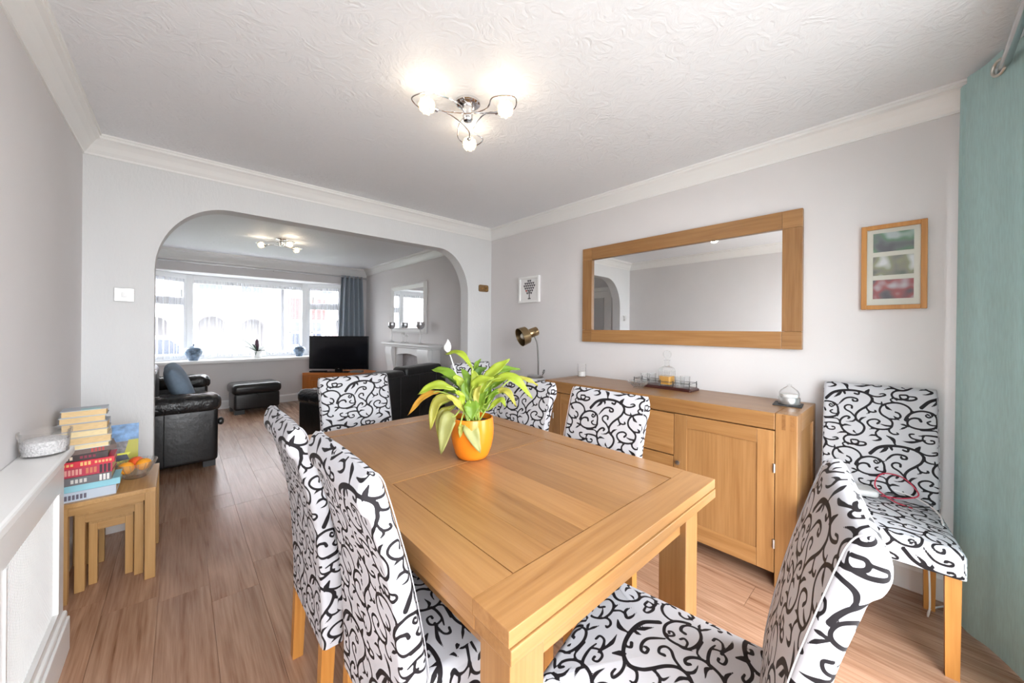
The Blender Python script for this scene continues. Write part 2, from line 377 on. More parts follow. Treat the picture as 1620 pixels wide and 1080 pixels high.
# ------------------------------------------------------------------ patterned slip-cover fabric
# The printed scroll: strokes of one repeat (unit .505 mm), half-drop repeat 650 x 930, kept as a distance field.
TX, TY, UNIT = 675, 960, .000515
STROKES = [  # (points, width at start, middle, end)
 ([(105,155),(160,95),(235,70),(330,70),(410,95),(450,140),(440,190),(410,225),(360,270),(335,315),(345,360),(385,395),(400,430),(385,475),(345,505),(300,505),(250,470),(225,420),(220,380),(240,345),(270,328),(292,338),(280,352)],26,17,14),
 ([(235,75),(205,110),(160,150)],5,24,3), ([(235,78),(250,95),(250,118)],6,20,2), ([(335,72),(358,86),(352,106),(324,98)],10,14,16),
 ([(412,86),(455,118),(500,124),(545,108),(532,94),(502,98)],6,13,9), ([(455,140),(462,176),(495,192),(520,188),(518,172)],16,12,9),
 ([(410,228),(425,262),(455,276),(480,270),(474,258)],14,12,14), ([(425,258),(432,282),(398,302)],14,14,2),
 ([(205,215),(228,182),(258,150),(300,140),(342,152),(346,174),(318,176),(312,164)],9,15,17),
 ([(678,332),(690,300),(720,265),(780,245),(840,258),(870,290),(878,340),(872,382),(820,405),(760,408),(708,390),(690,362),(700,330),(730,312),(765,316),(776,338)],22,15,19), ([(876,330),(880,360),(874,400)],14,20,3),
 ([(838,262),(846,284),(826,301),(807,288),(814,272),(826,278)],10,12,13), ([(872,368),(835,366),(815,346),(834,332)],9,13,12),
 ([(335,335),(300,290),(260,262),(252,235),(275,216),(306,222),(306,246)],12,14,17), ([(338,352),(312,376),(262,382)],16,13,4), ([(362,368),(382,340),(418,324)],15,17,4),
 ([(218,382),(196,360),(158,356),(104,355)],12,9,20), ([(230,418),(190,405),(130,402),(82,412)],14,14,8), ([(118,405),(110,440),(135,470),(176,468),(178,445),(158,443)],12,12,13),
 ([(236,434),(260,414),(312,422)],8,18,3), ([(320,450),(324,472),(342,488)],3,15,6), ([(272,490),(232,490),(188,510)],12,15,3),
 ([(322,508),(272,518),(250,550),(268,585),(316,596),(356,582),(352,554),(314,552)],12,15,14),
 ([(715,262),(715,240),(690,205),(640,180),(580,180),(526,205),(506,250),(520,292),(570,332),(592,362),(588,402),(570,428),(576,454),(602,471),(632,466),(622,455)],14,15,10),
 ([(545,205),(560,230),(592,250)],10,22,3), ([(640,182),(600,172),(580,150),(598,134),(626,138),(618,154)],13,12,11),
 ([(570,328),(618,330),(646,306),(636,276),(612,264)],11,15,13), ([(598,300),(616,318),(642,342)],4,16,4),
 ([(570,424),(530,433),(482,430),(440,410),(420,376),(440,350),(480,342),(507,358),(490,382)],14,14,16), ([(582,396),(548,396),(512,384)],12,14,6), ([(484,430),(456,432),(428,444)],12,13,3),
 ([(500,436),(480,468),(488,500)],14,13,14), ([(486,494),(452,494),(424,510)],14,15,3), ([(488,500),(514,522),(486,540),(440,545)],16,18,3),
 ([(638,98),(652,136),(700,152),(746,140),(744,120),(702,114)],9,15,10), ([(548,485),(596,518),(608,562)],5,28,10), ([(740,612),(752,590),(770,562)],8,30,10),
 ([(690,385),(664,376),(636,376)],8,15,3), ([(694,390),(664,408),(636,428)],9,16,3), ([(650,527),(715,530),(790,508)],3,20,8), ([(730,455),(702,462),(716,492),(760,505),(800,506)],13,12,12),
]
def build_sdf():
    F = np.full((TY, TX), 60., np.float32)
    for pts, w0, w1, w2 in STROKES:
        P_ = np.array([(x-80, y-55-.087*(x-80)) for x, y in pts]); C_ = crom(P_, 7); n = len(C_)
        wd = [np.interp(i/(n-1), [0, .18, .5, .82, 1] if n > 30 else [0, .5, 1], [w0, w1, w1, w1*.9, w2] if n > 30 else [w0, w1, w2])/2*1.1 for i in range(n)]
        for ox, oy in ((0, 0), (TX/2, TY/2)):
            for i in range(n-1):
                a = C_[i]+(ox, oy); b = C_[i+1]+(ox, oy); x0, y0 = np.minimum(a, b)-34; x1, y1 = np.maximum(a, b)+34
                xs = np.arange(int(x0), int(x1)+1); ys = np.arange(int(y0), int(y1)+1)
                X, Y = np.meshgrid(xs, ys); d = b-a; q = d@d+1e-9
                t = np.clip(((X-a[0])*d[0]+(Y-a[1])*d[1])/q, 0, 1)
                D = np.hypot(X-a[0]-t*d[0], Y-a[1]-t*d[1])-(wd[i]+(wd[i+1]-wd[i])*t)
                ix = np.ix_(ys % TY, xs % TX); F[ix] = np.minimum(F[ix], D)
    return F
SDF = build_sdf()
def sdf_at(u, v, scale=1.0):
    x = np.asarray(u)/(UNIT*scale) % TX; y = np.asarray(v)/(UNIT*scale) % TY
    x0 = np.floor(x).astype(int); y0 = np.floor(y).astype(int); fx = x-x0; fy = y-y0
    x0 %= TX; y0 %= TY; x1 = (x0+1) % TX; y1 = (y0+1) % TY
    return (SDF[y0, x0]*(1-fx)*(1-fy)+SDF[y0, x1]*fx*(1-fy)+SDF[y1, x0]*(1-fx)*fy+SDF[y1, x1]*fx*fy)*UNIT*scale
def fabric():
    m = bpy.data.materials.new('white_cover_black_scrolls'); m.use_nodes = True; nt = m.node_tree; N = nt.nodes; L = nt.links; b = N['Principled BSDF']
    b.inputs['Roughness'].default_value = .62; b.inputs['Specular IOR Level'].default_value = .18
    at = N.new('ShaderNodeAttribute'); at.attribute_name = 'scroll'
    mr = N.new('ShaderNodeMapRange'); mr.inputs[1].default_value = -.0004; mr.inputs[2].default_value = .0004; L.new(at.outputs['Fac'], mr.inputs[0])
    mx = N.new('ShaderNodeMix'); mx.data_type = 'RGBA'; mx.inputs[6].default_value = (*s2l(30, 27, 30), 1); mx.inputs[7].default_value = (*s2l(188, 188, 193), 1)
    L.new(mr.outputs[0], mx.inputs[0]); L.new(mx.outputs[2], b.inputs['Base Color'])
    tc = N.new('ShaderNodeTexCoord'); n = N.new('ShaderNodeTexNoise'); n.inputs['Scale'].default_value = 9; n.inputs['Detail'].default_value = 2
    L.new(tc.outputs['Object'], n.inputs['Vector']); bp = N.new('ShaderNodeBump'); bp.inputs['Strength'].default_value = .18; bp.inputs['Distance'].default_value = .02
    L.new(n.outputs[0], bp.inputs['Height']); L.new(bp.outputs[0], b.inputs['Normal'])
    return m
FABRIC = fabric()
def resample(poly, step):
    P_ = np.array(poly, float); d = np.r_[0, np.cumsum(np.hypot(*np.diff(P_, axis=0).T))]; n = max(2, int(round(d[-1]/step)))
    t = np.linspace(0, d[-1], n+1); return np.c_[np.interp(t, d, P_[:, 0]), np.interp(t, d, P_[:, 1])], t
# side profile of the high back: front line and rear line with the rolled-over top
FRONT = crom([(-.160, .40), (-.166, .50), (-.186, .62), (-.212, .74), (-.245, .86), (-.267, .935), (-.277, .965), (-.290, .984), (-.305, .990)], 6)
REAR = crom([(-.225, .27), (-.228, .42), (-.240, .60), (-.262, .74), (-.292, .85), (-.303, .885), (-.318, .902), (-.327, .928), (-.326, .956), (-.318, .978), (-.305, .990)], 6)
BW = .415
def back_mesh(step, du=0, dv=0):
    ny = int(.90/step); t = np.linspace(0, 1, ny+1)
    def along(poly):
        P_ = np.array(poly); d = np.r_[0, np.cumsum(np.hypot(*np.diff(P_, axis=0).T))]
        return np.c_[np.interp(t*d[-1], d, P_[:, 0]), np.interp(t*d[-1], d, P_[:, 1])], t*d[-1]-d[-1]
    fr, sf = along([(-.160, .27)]+[tuple(p) for p in FRONT]); re, sr = along(REAR)
    nw = int(BW/step); nt_ = int(.075/step)+1
    V, S = [], []
    ring = [('r', q) for q in np.linspace(.5, 1, nw//2+1)]+[('R', q) for q in np.linspace(0, 1, nt_+1)[1:]]+[('f', q) for q in np.linspace(1, 0, nw+1)[1:]]+[('L', q) for q in np.linspace(0, 1, nt_+1)[1:]]+[('r', q) for q in np.linspace(0, .5, nw//2+1)[1:]]
    U = []; acc = 0; prev = None
    for k, q in ring:
        p = {'r': (0, (q-.5)*BW), 'f': (.06, (q-.5)*BW), 'R': (.06*q, BW/2), 'L': (.06*(1-q), -BW/2)}[k]
        if prev is not None: acc += math.hypot(p[0]-prev[0], p[1]-prev[1])
        U.append(acc); prev = p
    for i in range(ny+1):
        th = max(math.hypot(fr[i, 0]-re[i, 0], fr[i, 1]-re[i, 1]), 1e-4); rc = min(.016, th*.45)
        for (k, q), u in zip(ring, U):
            s_ = {'r': 0, 'f': 1, 'R': q, 'L': 1-q}[k]; y = {'r': (q-.5)*BW, 'f': (q-.5)*BW, 'R': BW/2, 'L': -BW/2}[k]
            d0 = s_*th; d1 = th-d0; e = min(d0, d1); ey = BW/2-abs(y); sg = 1 if y > 0 else -1
            cut = 0
            if e < rc and ey < rc:   # round the upright edges
                cx, cyy = rc-e, rc-ey; r_ = math.hypot(cx, cyy)
                if r_ > rc: f_ = rc/r_; e2 = rc-cx*f_; y = sg*(BW/2-(rc-cyy*f_)); s_ = (e2/th) if d0 < d1 else 1-e2/th
            bulge = .006*math.sin(PI*(y/BW+.5))*min(1, (th-1e-4)/.04) if k == 'f' else 0
            p = re[i]*(1-s_)+fr[i]*s_; topf = max(0, (t[i]-.93)/.07); yy = y*(1-.02*topf**2)
            V.append((p[0]+bulge, yy, p[1])); S.append((u, -(sr[i]*(1-s_)+sf[i]*s_)))
    n = len(ring); Fq = [(i*n+j, i*n+j+1, (i+1)*n+j+1, (i+1)*n+j) for i in range(ny) for j in range(n-1)]
    S = np.array(S)
    return V, Fq, sdf_at(-S[:, 0]+(BW+.06)+.080+du, S[:, 1]-.052+dv)
def seat_mesh(step):
    x0, x1, wb, wf, zt, zs = -.20, .265, .203, .234, .475, .375
    out = []; rc = .03
    base = [(x0, -wb), (x1, -wf), (x1, wf), (x0, wb)]
    per = []
    for (ax, ay), (bx, by) in zip(base, base[1:]+base[:1]):
        n = int(math.hypot(bx-ax, by-ay)/step)
        per += [(ax+(bx-ax)*k/n, ay+(by-ay)*k/n) for k in range(n)]
    cx, cy = (x0+x1)/2, 0; P_ = np.array(per); nn = len(P_)
    # soften the plan corners
    for _ in range(int(.02/step)**2): P_ = .5*P_+.25*(np.roll(P_, 1, 0)+np.roll(P_, -1, 0))
    tg = np.roll(P_, -1, 0)-np.roll(P_, 1, 0); nr = np.c_[tg[:, 1], -tg[:, 0]]; nr /= np.linalg.norm(nr, axis=1)[:, None]
    nr *= np.sign(((P_-[cx, cy])*nr).sum(1))[:, None]
    V, S = [], []; rows = 0
    for h in np.linspace(zt-.025-zs, 0, int((zt-.025-zs)/step)+1):        # skirt, bottom up
        q = P_+nr*(.004+.05*h*0); V += [(a, b, zt-.025-h) for a, b in q]; S += list(P_+nr*(h+.03)); rows += 1
    for a in np.linspace(0, PI/2, int(.04/step)+2)[1:]:                   # rounded rim
        q = P_-nr*.025*(1-math.cos(a)); V += [(p[0], p[1], zt-.025+.025*math.sin(a)) for p in q]; S += list(P_+nr*(.03-.04*a/(PI/2))); rows += 1
    inner = P_-nr*.025; k = int(.22/step)
    for i in range(1, k+1):
        f_ = i/k; q = inner*(1-f_)+np.array([cx, cy])*f_
        V += [(p[0], p[1], zt+.018*(1-(1-f_)**2)) for p in q]; S += list(q); rows += 1
    Fq = [(i*nn+j, i*nn+(j+1) % nn, (i+1)*nn+(j+1) % nn, (i+1)*nn+j) for i in range(rows-1) for j in range(nn)]
    S = np.array(S); return V, Fq, sdf_at(S[:, 1]+.11, -S[:, 0]+.12)
def cover(name, data):
    V, Fq, sd = data; me = bpy.data.meshes.new(name); me.from_pydata(V, [], Fq); me.materials.append(FABRIC)
    me.polygons.foreach_set('use_smooth', [True]*len(me.polygons))
    at = me.attributes.new('scroll', 'FLOAT', 'POINT'); at.data.foreach_set('value', np.asarray(sd, np.float32))
    return me
MB = {'near': cover('backrest', back_mesh(.0036)), 'far': cover('backrest', back_mesh(.0052)), 'wall': cover('backrest', back_mesh(.0052, .128, .0))}
MS = {'near': cover('seat', seat_mesh(.0040)), 'far': cover('seat', seat_mesh(.0052))}; MS['wall'] = MS['far']
def leg_mesh(front):
    g = G(); a = .021
    if front: top, bot = (0, 0), (.0, 0)
    else: top, bot = (0, 0), (-.015, 0)
    r0 = [(sx*a*.85+bot[0], sy*a*.85, 0) for sx, sy in ((-1, -1), (1, -1), (1, 1), (-1, 1))]; r1 = [(sx*a, sy*a, .40) for sx, sy in ((-1, -1), (1, -1), (1, 1), (-1, 1))]
    g.loft([r0, r1]); me = g.mesh('leg'); me.materials.append(LEGW); return me
LF, LB = leg_mesh(True), leg_mesh(False)
PIPE = mat('white_cover_piping', s2l(168, 167, 172), .6)
MP = []
for sy in (-1, 1): gp = G().tube([(p[0]+.001, sy*(BW/2-.004), p[1]) for p in FRONT[2:-4]], .0014, 5); MP.append(gp.mesh('piping')); MP[-1].materials.append(PIPE)
def chair(loc, face, label, res='far'):
    """face: heading of the seat front in radians"""
    t = thing('dining_chair', label, 'chair', (loc[0], loc[1], 0), face, 'scroll patterned dining chairs')
    def put(name, me, l=(0, 0, 0)):
        o = bpy.data.objects.new(name, me); COL.objects.link(o); o.parent = t; o.location = l; return o
    b = put('backrest', MB[res]); put('seat', MS[res])
    for q in MP: put('piping', q).parent = b
    for sy in (-1, 1):
        put('leg', LF, (.232, sy*.204, 0)); put('leg', LB, (-.20, sy*.178, 0))
    return t
S_ = 'black scroll patterned chair '
chair((.597, .96), 0, S_+'at the table side beside the radiator cover, nearer the patio', 'near')
chair((.562, 1.45), 0, S_+'at the table side facing the sideboard, nearer the lounge', 'near')
chair((.808, 2.055), -PI/2, S_+'at the table end in front of the leather sofa')
chair((1.24, 1.545), PI, S_+'between table and sideboard, nearer the desk lamp')
chair((1.245, 1.0), PI, S_+'between table and sideboard, in front of the drawers')
chair((.895, .377), PI/2+.2, S_+'at the free table end with its back to the patio', 'near')
chair((2.371, .112), PI+.05, S_+'against the grey wall with cables on its seat', 'wall').scale = (1, 1, 1.022)
chair((1.90, 2.33), -PI/2, S_+'standing behind the potted plant near the arch pillar')

# ------------------------------------------------------------------ dining table
t = thing('dining_table', 'light oak extending dining table with square legs', 'table', (.925, 1.243, 0))
TXh, TYh, ZT = .495, .768, .7575
def plank_top(x0, x1, y0, y1, z0, z1, mt, name): return B(x0, x1, y0, y1, z0, z1).obj(name, mt, t, bevel=.0012 if 'board' in name and 'cross' not in name else 0)
plank_top(-TXh, TXh, -TYh, -TYh+.108, ZT-.031, ZT, OX, 'end_board'); plank_top(-TXh, TXh, TYh-.108, TYh, ZT-.031, ZT, OX, 'end_board')
plank_top(-TXh, -TXh+.108, -TYh+.1085, TYh-.1085, ZT-.031, ZT, OY, 'side_rail'); plank_top(TXh-.108, TXh, -TYh+.1085, TYh-.1085, ZT-.031, ZT, OY, 'side_rail')
plank_top(-TXh+.1095, TXh-.1095, -.045, .045, ZT-.031, ZT-.0005, OX, 'cross_board')
for y0, y1 in ((-TYh+.112, -.0475), (.0475, TYh-.112)):
    n = 6; w_ = (2*TXh-.224)/n
    for k in range(n): plank_top(-TXh+.112+k*w_, -TXh+.112+(k+1)*w_-.0003, y0, y1, ZT-.03, ZT-.0015, OY, 'stave')
for sy in (-1, 1): B(-TXh+.003, TXh-.003, sy*TYh-.003 if sy < 0 else TYh-.105, -TYh+.105 if sy < 0 else TYh+.003-.006, ZT-.064, ZT-.034).obj('leaf_edge', OX, t, bevel=.002)
for sx in (-1, 1): B(min(sx*(TXh-.003), sx*(TXh-.1)), max(sx*(TXh-.003), sx*(TXh-.1)), -TYh+.106, TYh-.106, ZT-.064, ZT-.034).obj('leaf_edge', OY, t, bevel=.002)
B(-TXh+.01, TXh-.01, -TYh+.01, TYh-.01, ZT-.05, ZT-.0312).obj('core', OY, t)
for sx in (-1, 1):
    for sy in (-1, 1):
        cx, cy = sx*(TXh-.043-.048), sy*(TYh-.043-.048); B(cx-.048, cx+.048, cy-.048, cy+.048, 0, ZT-.064).obj('leg', OZ, t, bevel=.003)
    B(sx*(TXh-.085)-.012, sx*(TXh-.085)+.012, -TYh+.14, TYh-.14, .585, ZT-.064).obj('apron', OY, t)
    B(-TXh+.14, TXh-.14, sx*(TYh-.075)-.012, sx*(TYh-.075)+.012, .585, ZT-.064).obj('apron', OX, t)

# ------------------------------------------------------------------ sideboard
SX0, SX1, SY0, SY1, SZ = 2.215, 2.695, .375, 2.03, .875
t = thing('oak_sideboard', 'long oak sideboard with drawers and panelled doors under the oak mirror', 'sideboard', (SX0, SY0, 0))
D_, W_ = SX1-SX0, SY1-SY0
B(0, D_, .092, W_-.092, SZ-.085, SZ).obj('top', OY, t, bevel=.003)
for a, b in ((0, .09), (W_-.09, W_)):
    B(0, .09, a, b, 0, SZ).obj('corner_post', OZ, t, bevel=.003); B(D_-.07, D_, a, b, 0, SZ).obj('corner_post', OZ, t, bevel=.003)
    B(.0905, D_-.0705, a, b, SZ-.09, SZ).obj('end_rail', OX, t, bevel=.002); ins = .012 if a == 0 else -.012
    B(.0905, D_-.0705, a+(.012 if a == 0 else .03), b-(.03 if a == 0 else .012), .07, SZ-.0905).obj('end_panel', OZ, t)
    for k in (.02, .055): B(-.0008, .03, a+k-.008, a+k+.008, SZ-.078, SZ-.002).obj('finger_joint', wood('oak_end_grain', s2l(120, 80, 43), s2l(140, 98, 56), 'x', .35), t)
B(.03, D_-.02, .0905, W_-.0905, .07, SZ-.086).obj('carcass', OY, t); 
def door(y0, y1, hinge):
    z0, z1 = .072, SZ-.09; f = .075
    d = B(.004, .022, y0+f, y1-f, z0+f+.02, z1-f).obj('door_panel', OZ, t)
    for q in (B(-.001, .026, y0, y0+f, z0, z1), B(-.001, .026, y1-f, y1, z0, z1)): q.obj('door_stile', OZ, t, bevel=.002)
    for q in (B(-.0005, .026, y0+f+.0005, y1-f-.0005, z0, z0+f+.02), B(-.0005, .026, y0+f+.0005, y1-f-.0005, z1-f, z1)): q.obj('door_rail', OY, t, bevel=.002)
    for z in (.22, .60): G().tube([(-.004, hinge, z-.022), (-.004, hinge, z+.022)], .006, 8).obj('hinge', STEEL, t, smooth=True)
    ky = y1-.03 if hinge == y0 else y0+.03
    G().lathe([(0, 0), (.006, .001), (.006, .012), (.013, .018), (.013, .024), (0, .027)], 14).obj('knob', STEEL, t, (0, ky, .50), (0, -PI/2, 0), smooth=True)
door(.0925, .597, .0925); door(W_-.597, W_-.0925, W_-.0925)
dz = [(.072, .30), (.304, .53), (.534, SZ-.09)]
for z0, z1 in dz:
    d = B(-.001, .026, .600, W_-.600, z0, z1-.003).obj('drawer_front', OY, t, bevel=.002)
    for k in (.5,): G().lathe([(0, 0), (.006, .001), (.006, .012), (.013, .018), (.013, .024), (0, .027)], 14).obj('knob', STEEL, d, (0, .6+(W_-1.2)*k, (z0+z1)/2), (0, -PI/2, 0), smooth=True)

# ------------------------------------------------------------------ oak wall mirror
t = thing('wall_mirror', 'long rectangular wall mirror in a wide flat oak frame', 'mirror', (XR, .437, 1.18))
MW, MH, fy, fz = 1.573, .828, .098, .105
B(-.014, -.006, fy-.01, MW-fy+.01, fz-.01, MH-fz+.01).obj('mirror_glass', MIRROR, t)
B(-.012, -.001, .01, MW-.01, .01, MH-.01).obj('backing', mat('brown_backing', (.1, .06, .03), .8), t)
for a, b in ((0, fy), (MW-fy, MW)):
    B(-.034, -.001, a, b, fz+.0008, MH-fz-.0008).obj('frame_stile', OZ, t, bevel=.002)
    for z0, z1 in ((0, fz), (MH-fz, MH)): B(-.034, -.001, a, b, z0, z1).obj('frame_corner', OY, t, bevel=.002)
for z0, z1 in ((0, fz), (MH-fz, MH)): B(-.034, -.001, fy+.0008, MW-fy-.0008, z0, z1).obj('frame_rail', OY, t, bevel=.002)

# ------------------------------------------------------------------ potted peace lily
PC = Vector((.900, 1.229, ZT))
t = thing('potted_plant', 'lime green peace lily in an orange pot on the oak table', 'plant', PC)
ORANGE = mat('orange_glazed_pot', s2l(226, 128, 30), .22, noise=.03, coat=.2)
prof = [(0, 0), (.05, .0), (.062, .006), (.070, .02), (.080, .05), (.087, .085), (.0885, .12), (.086, .15), (.084, .167), (.080, .168), (.078, .155), (.078, .14), (0, .138)]
G().lathe(prof, 40).obj('pot', ORANGE, t, smooth=True)
G().lathe([(0, .139), (.0, .146), (.04, .149), (.077, .146), (.0785, .139)], 24).obj('soil', mat('potting_soil', (.045, .028, .018), .95, bump=.8, bscale=90), t)
LEAFM = {}
def leafmat(k, c):
    if k not in LEAFM:
        m = mat('leaf_'+k, c, .38, noise=.14, nscale=14, spec=.4); b = m.node_tree.nodes['Principled BSDF']
        b.inputs['Subsurface Weight'].default_value = .0
        N = m.node_tree.nodes; L = m.node_tree.links; tr = N.new('ShaderNodeBsdfTranslucent'); tr.inputs[0].default_value = (*[min(1, q*1.25) for q in c], 1)
        mx = N.new('ShaderNodeMixShader'); mx.inputs[0].default_value = .3; out = [n for n in N if n.type == 'OUTPUT_MATERIAL'][0]
        L.new(b.outputs[0], mx.inputs[1]); L.new(tr.outputs[0], mx.inputs[2]); L.new(mx.outputs[0], out.inputs[0]); LEAFM[k] = m
    return LEAFM[k]
LC = {'lime': s2l(150, 166, 50), 'green': s2l(112, 144, 42), 'yellow': s2l(164, 160, 66), 'pale': s2l(156, 156, 92), 'orange': s2l(186, 138, 48), 'dark': s2l(84, 118, 44)}
CAMV = Vector((0, 0, 1.29)); TOC = (CAMV-PC); TOC.z = 0; TOC.normalize()
def pl(x, y, d=0):   # crop position -> point relative to the pot, d metres towards the viewer
    return R0*((x-570)*.00050)+UP*((650-y)*.00050+.160)+TOC*d
LEAVES = [  # start, mid, tip (crop), width, tone, depth start, depth tip
 ((300,425),(180,455),(48,607),60,'orange',.02,.05), ((420,400),(270,365),(130,435),80,'lime',.03,.06), ((470,370),(340,275),(210,262),80,'green',-.02,-.06),
 ((565,240),(455,118),(320,135),56,'lime',-.03,-.09), ((440,465),(290,490),(238,705),88,'yellow',.05,.09), ((430,605),(375,640),(325,885),130,'pale',.06,.10),
 ((540,640),(560,705),(632,868),118,'pale',.07,.105), ((475,655),(480,690),(472,755),46,'yellow',.08,.10), ((425,545),(312,615),(296,800),70,'yellow',.01,.05),
 ((640,360),(760,255),(885,165),92,'lime',-.02,-.05), ((690,350),(810,262),(988,262),72,'green',-.04,-.10), ((730,330),(890,300),(1048,462),84,'lime',.02,.06),
 ((740,430),(840,405),(918,522),58,'yellow',.03,.07), ((650,600),(680,480),(735,350),84,'green',.0,-.02), ((545,480),(560,530),(560,620),120,'green',.06,.09),
 ((560,480),(590,340),(560,250),80,'lime',.0,-.03), ((560,470),(520,330),(470,250),72,'green',-.03,-.06), ((600,430),(610,290),(690,245),84,'dark',-.05,-.07),
 ((560,400),(620,330),(740,300),90,'lime',.04,.05), ((700,430),(830,340),(905,240),66,'green',-.05,-.09), ((930,320),(1040,345),(1132,392),46,'yellow',-.06,-.06),
 ((520,440),(450,330),(400,300),70,'lime',.0,.03), ((470,480),(400,440),(300,460),62,'green',-.04,-.08), ((620,560),(640,470),(690,400),70,'green',.05,.07),
 ((590,300),(600,230),(640,180),44,'green',-.09,-.13), ((380,500),(250,560),(232,640),50,'lime',.0,.03), ((640,420),(760,330),(860,310),56,'lime',-.01,-.04), ((610,500),(650,390),(700,300),60,'lime',.02,.0),
 ((500,560),(430,470),(360,420),58,'yellow',.07,.11), ((690,560),(790,470),(830,520),50,'lime',.05,.08), ((540,520),(500,400),(520,310),58,'green',.03,.03), ((470,430),(380,340),(290,330),54,'dark',-.06,-.10), ((720,400),(860,330),(960,330),52,'dark',-.07,-.12), ((600,520),(600,420),(640,360),56,'yellow',.06,.06), ((500,520),(470,430),(430,400),60,'lime',.06,.10), ((680,520),(760,420),(860,430),54,'green',.03,.04),
]
def leaf(i, st, mid, tip, wd, tone, d0, d1):
    rn = random.Random(i); A = pl(*st, d0); Mi = pl(*mid, (d0+d1)/2); T = pl(*tip, d1)
    root = R0*rn.uniform(-.03, .03)+TOC*rn.uniform(-.03, .03)+UP*.146
    ax = crom([A, Mi, T], 7); n = len(ax); g = G(); rows = []
    for k, p in enumerate(ax):
        p = Vector(p); tg = (Vector(ax[min(k+1, n-1)])-Vector(ax[max(k-1, 0)])).normalized()
        side = tg.cross(TOC*.75+UP*.66); side = side.normalized() if side.length > .15 else R0.copy()
        nrm = side.cross(tg).normalized(); q = k/(n-1); hw = wd*.00050*.5*(math.sin(PI*min(1, q*.93+.05))**.75)*(1 if q < .5 else (1-(q-.5)*.55))
        if k == n-1: hw = .0006
        rows.append([p+side*hw*s_+nrm*(abs(s_)**1.4)*hw*.28+nrm*.003*math.sin(5*q*PI+s_*2)*abs(s_) for s_ in (-1, -.6, -.25, 0, .25, .6, 1)])
    g.quadgrid(rows)
    o = g.obj('leaf', leafmat(tone, LC[tone]), t, smooth=True); sm = o.modifiers.new('thickness', 'SOLIDIFY'); sm.thickness = .0009
    mid_ = (root+A)/2+UP*.03
    if A.z < .2: mid_ = (root+A)/2+UP*.05
    G().tube(crom([root, mid_, A, Vector(ax[3])], 5), [.0032]*11+[.0022]*5, 6).obj('stalk', leafmat('stalk', s2l(176, 196, 92)), o, smooth=True)
for i, L_ in enumerate(LEAVES): leaf(i, *L_)
fl = [pl(590, 620, -.02), pl(480, 430, -.05), pl(405, 245, -.08), pl(372, 150, -.09), pl(355, 115, -.09)]
CREAM = mat('white_spathe', s2l(238, 238, 234), .5)
f = G().tube(crom(fl, 6), .0022, 6).obj('flower_stem', CREAM, t, smooth=True)
g = G(); c0 = pl(352, 118, -.09); rows = []
for k in range(9):
    q = k/8; r = .017*math.sin(PI*min(1, q*.85+.08))**.8; rows.append([c0+UP*(q*.048)+R0*(-.008*q)+(R0*math.cos(a)+TOC*math.sin(a)*.7)*r+UP*(.012*q*math.cos(a*1.0)) for a in [(.35+j/10*5.2) for j in range(11)]])
g.quadgrid(rows); o = g.obj('flower', CREAM, t, smooth=True); o.modifiers.new('thickness', 'SOLIDIFY').thickness = .001

# ------------------------------------------------------------------ things on and above the sideboard
zs = SZ
t = thing('decanter_tray', 'dark wood drinks tray with wire gallery on the sideboard', 'tray', (2.578, 1.205, zs))
TRM = mat('dark_mahogany', s2l(62, 28, 24), .3)
G().loft([[(p[0], p[1], z) for p in rrect(-.075+i, .075-i, -.215+i, .215-i, .012)] for z, i in ((0, 0), (.012, 0), (.02, .012))]).obj('tray_base', TRM, t)
gw = G(); pr = [(-.06, -.20), (.06, -.20), (.06, .20), (-.06, .20)]
for a, b in zip(pr, pr[1:]+pr[:1]):
    gw.tube([(a[0], a[1], .052), (b[0], b[1], .052)], .0018, 6)
gw.obj('gallery_rail', BLACKM, t)
for p in pr+[(-.06, 0), (.06, 0), (-.06, -.09), (-.06, .09)]: G().lathe([(0, .018), (.0035, .018), (.0025, .03), (.004, .042), (.0025, .056), (.004, .06), (0, .064)], 8, (p[0], p[1], 0)).obj('gallery_post', BLACKM, t)
t = thing('decanter', 'square cut glass decanter of whisky with ball stopper', 'decanter', (2.578, 1.185, zs+.0205))
def sq(r, z, c=.3): return [(p[0], p[1], z) for p in rrect(-r, r, -r, r, r*c, 3)]
G().loft([sq(.043, 0), sq(.046, .006), sq(.046, .105), sq(.040, .122), sq(.02, .135, .9), sq(.016, .14, .95), sq(.0155, .168, .95), sq(.021, .176, .95), sq(.021, .180, .95)]).obj('bottle', CUT, t)
G().loft([sq(.038, .008), sq(.040, .015), sq(.040, .066)]).obj('whisky', mat('amber_whisky', s2l(214, 152, 24), .1), t)
for s_ in range(-3, 4):
    for fx in (-1, 1): B(fx*.046-.0015, fx*.046+.0015, s_*.012-.002, s_*.012+.002, .02, .10).obj('cut_flute', CUT, t)
G().lathe([(0, .176), (.012, .178), (.011, .190), (.022, .200), (.029, .215), (.028, .230), (.018, .245), (0, .248)], 10).obj('stopper', CUT, t)
for i, (x, y) in enumerate(((2.553, 1.335), (2.607, 1.315), (2.553, 1.085), (2.607, 1.070))):
    lb = ['cut glass tumbler right behind the flared glass bowl on the tray', 'cut glass tumbler against the wall between tray end and decanter, bowl side', 'cut glass tumbler at the tray front on the candle side of the decanter', 'cut glass tumbler close to the wall on the candle side of the decanter'][i]
    t = thing('tumbler', lb, 'glass', (x, y, zs+.0205), 0, 'tumblers beside the decanter')
    G().lathe([(0, 0), (.028, 0), (.030, .004), (.033, .072), (.0315, .072), (.0285, .012), (0, .011)], 20).obj('glass_wall', CUT, t, smooth=True)
    G().lathe([(.0305, .008), (.0335, .03), (.0340, .034), (.033, .036)], 12, cap=False).obj('cut_band', CUT, t)
t = thing('glass_bowl', 'flared clear glass bowl in front of the drinks tray', 'bowl', (2.415, 1.315, zs))
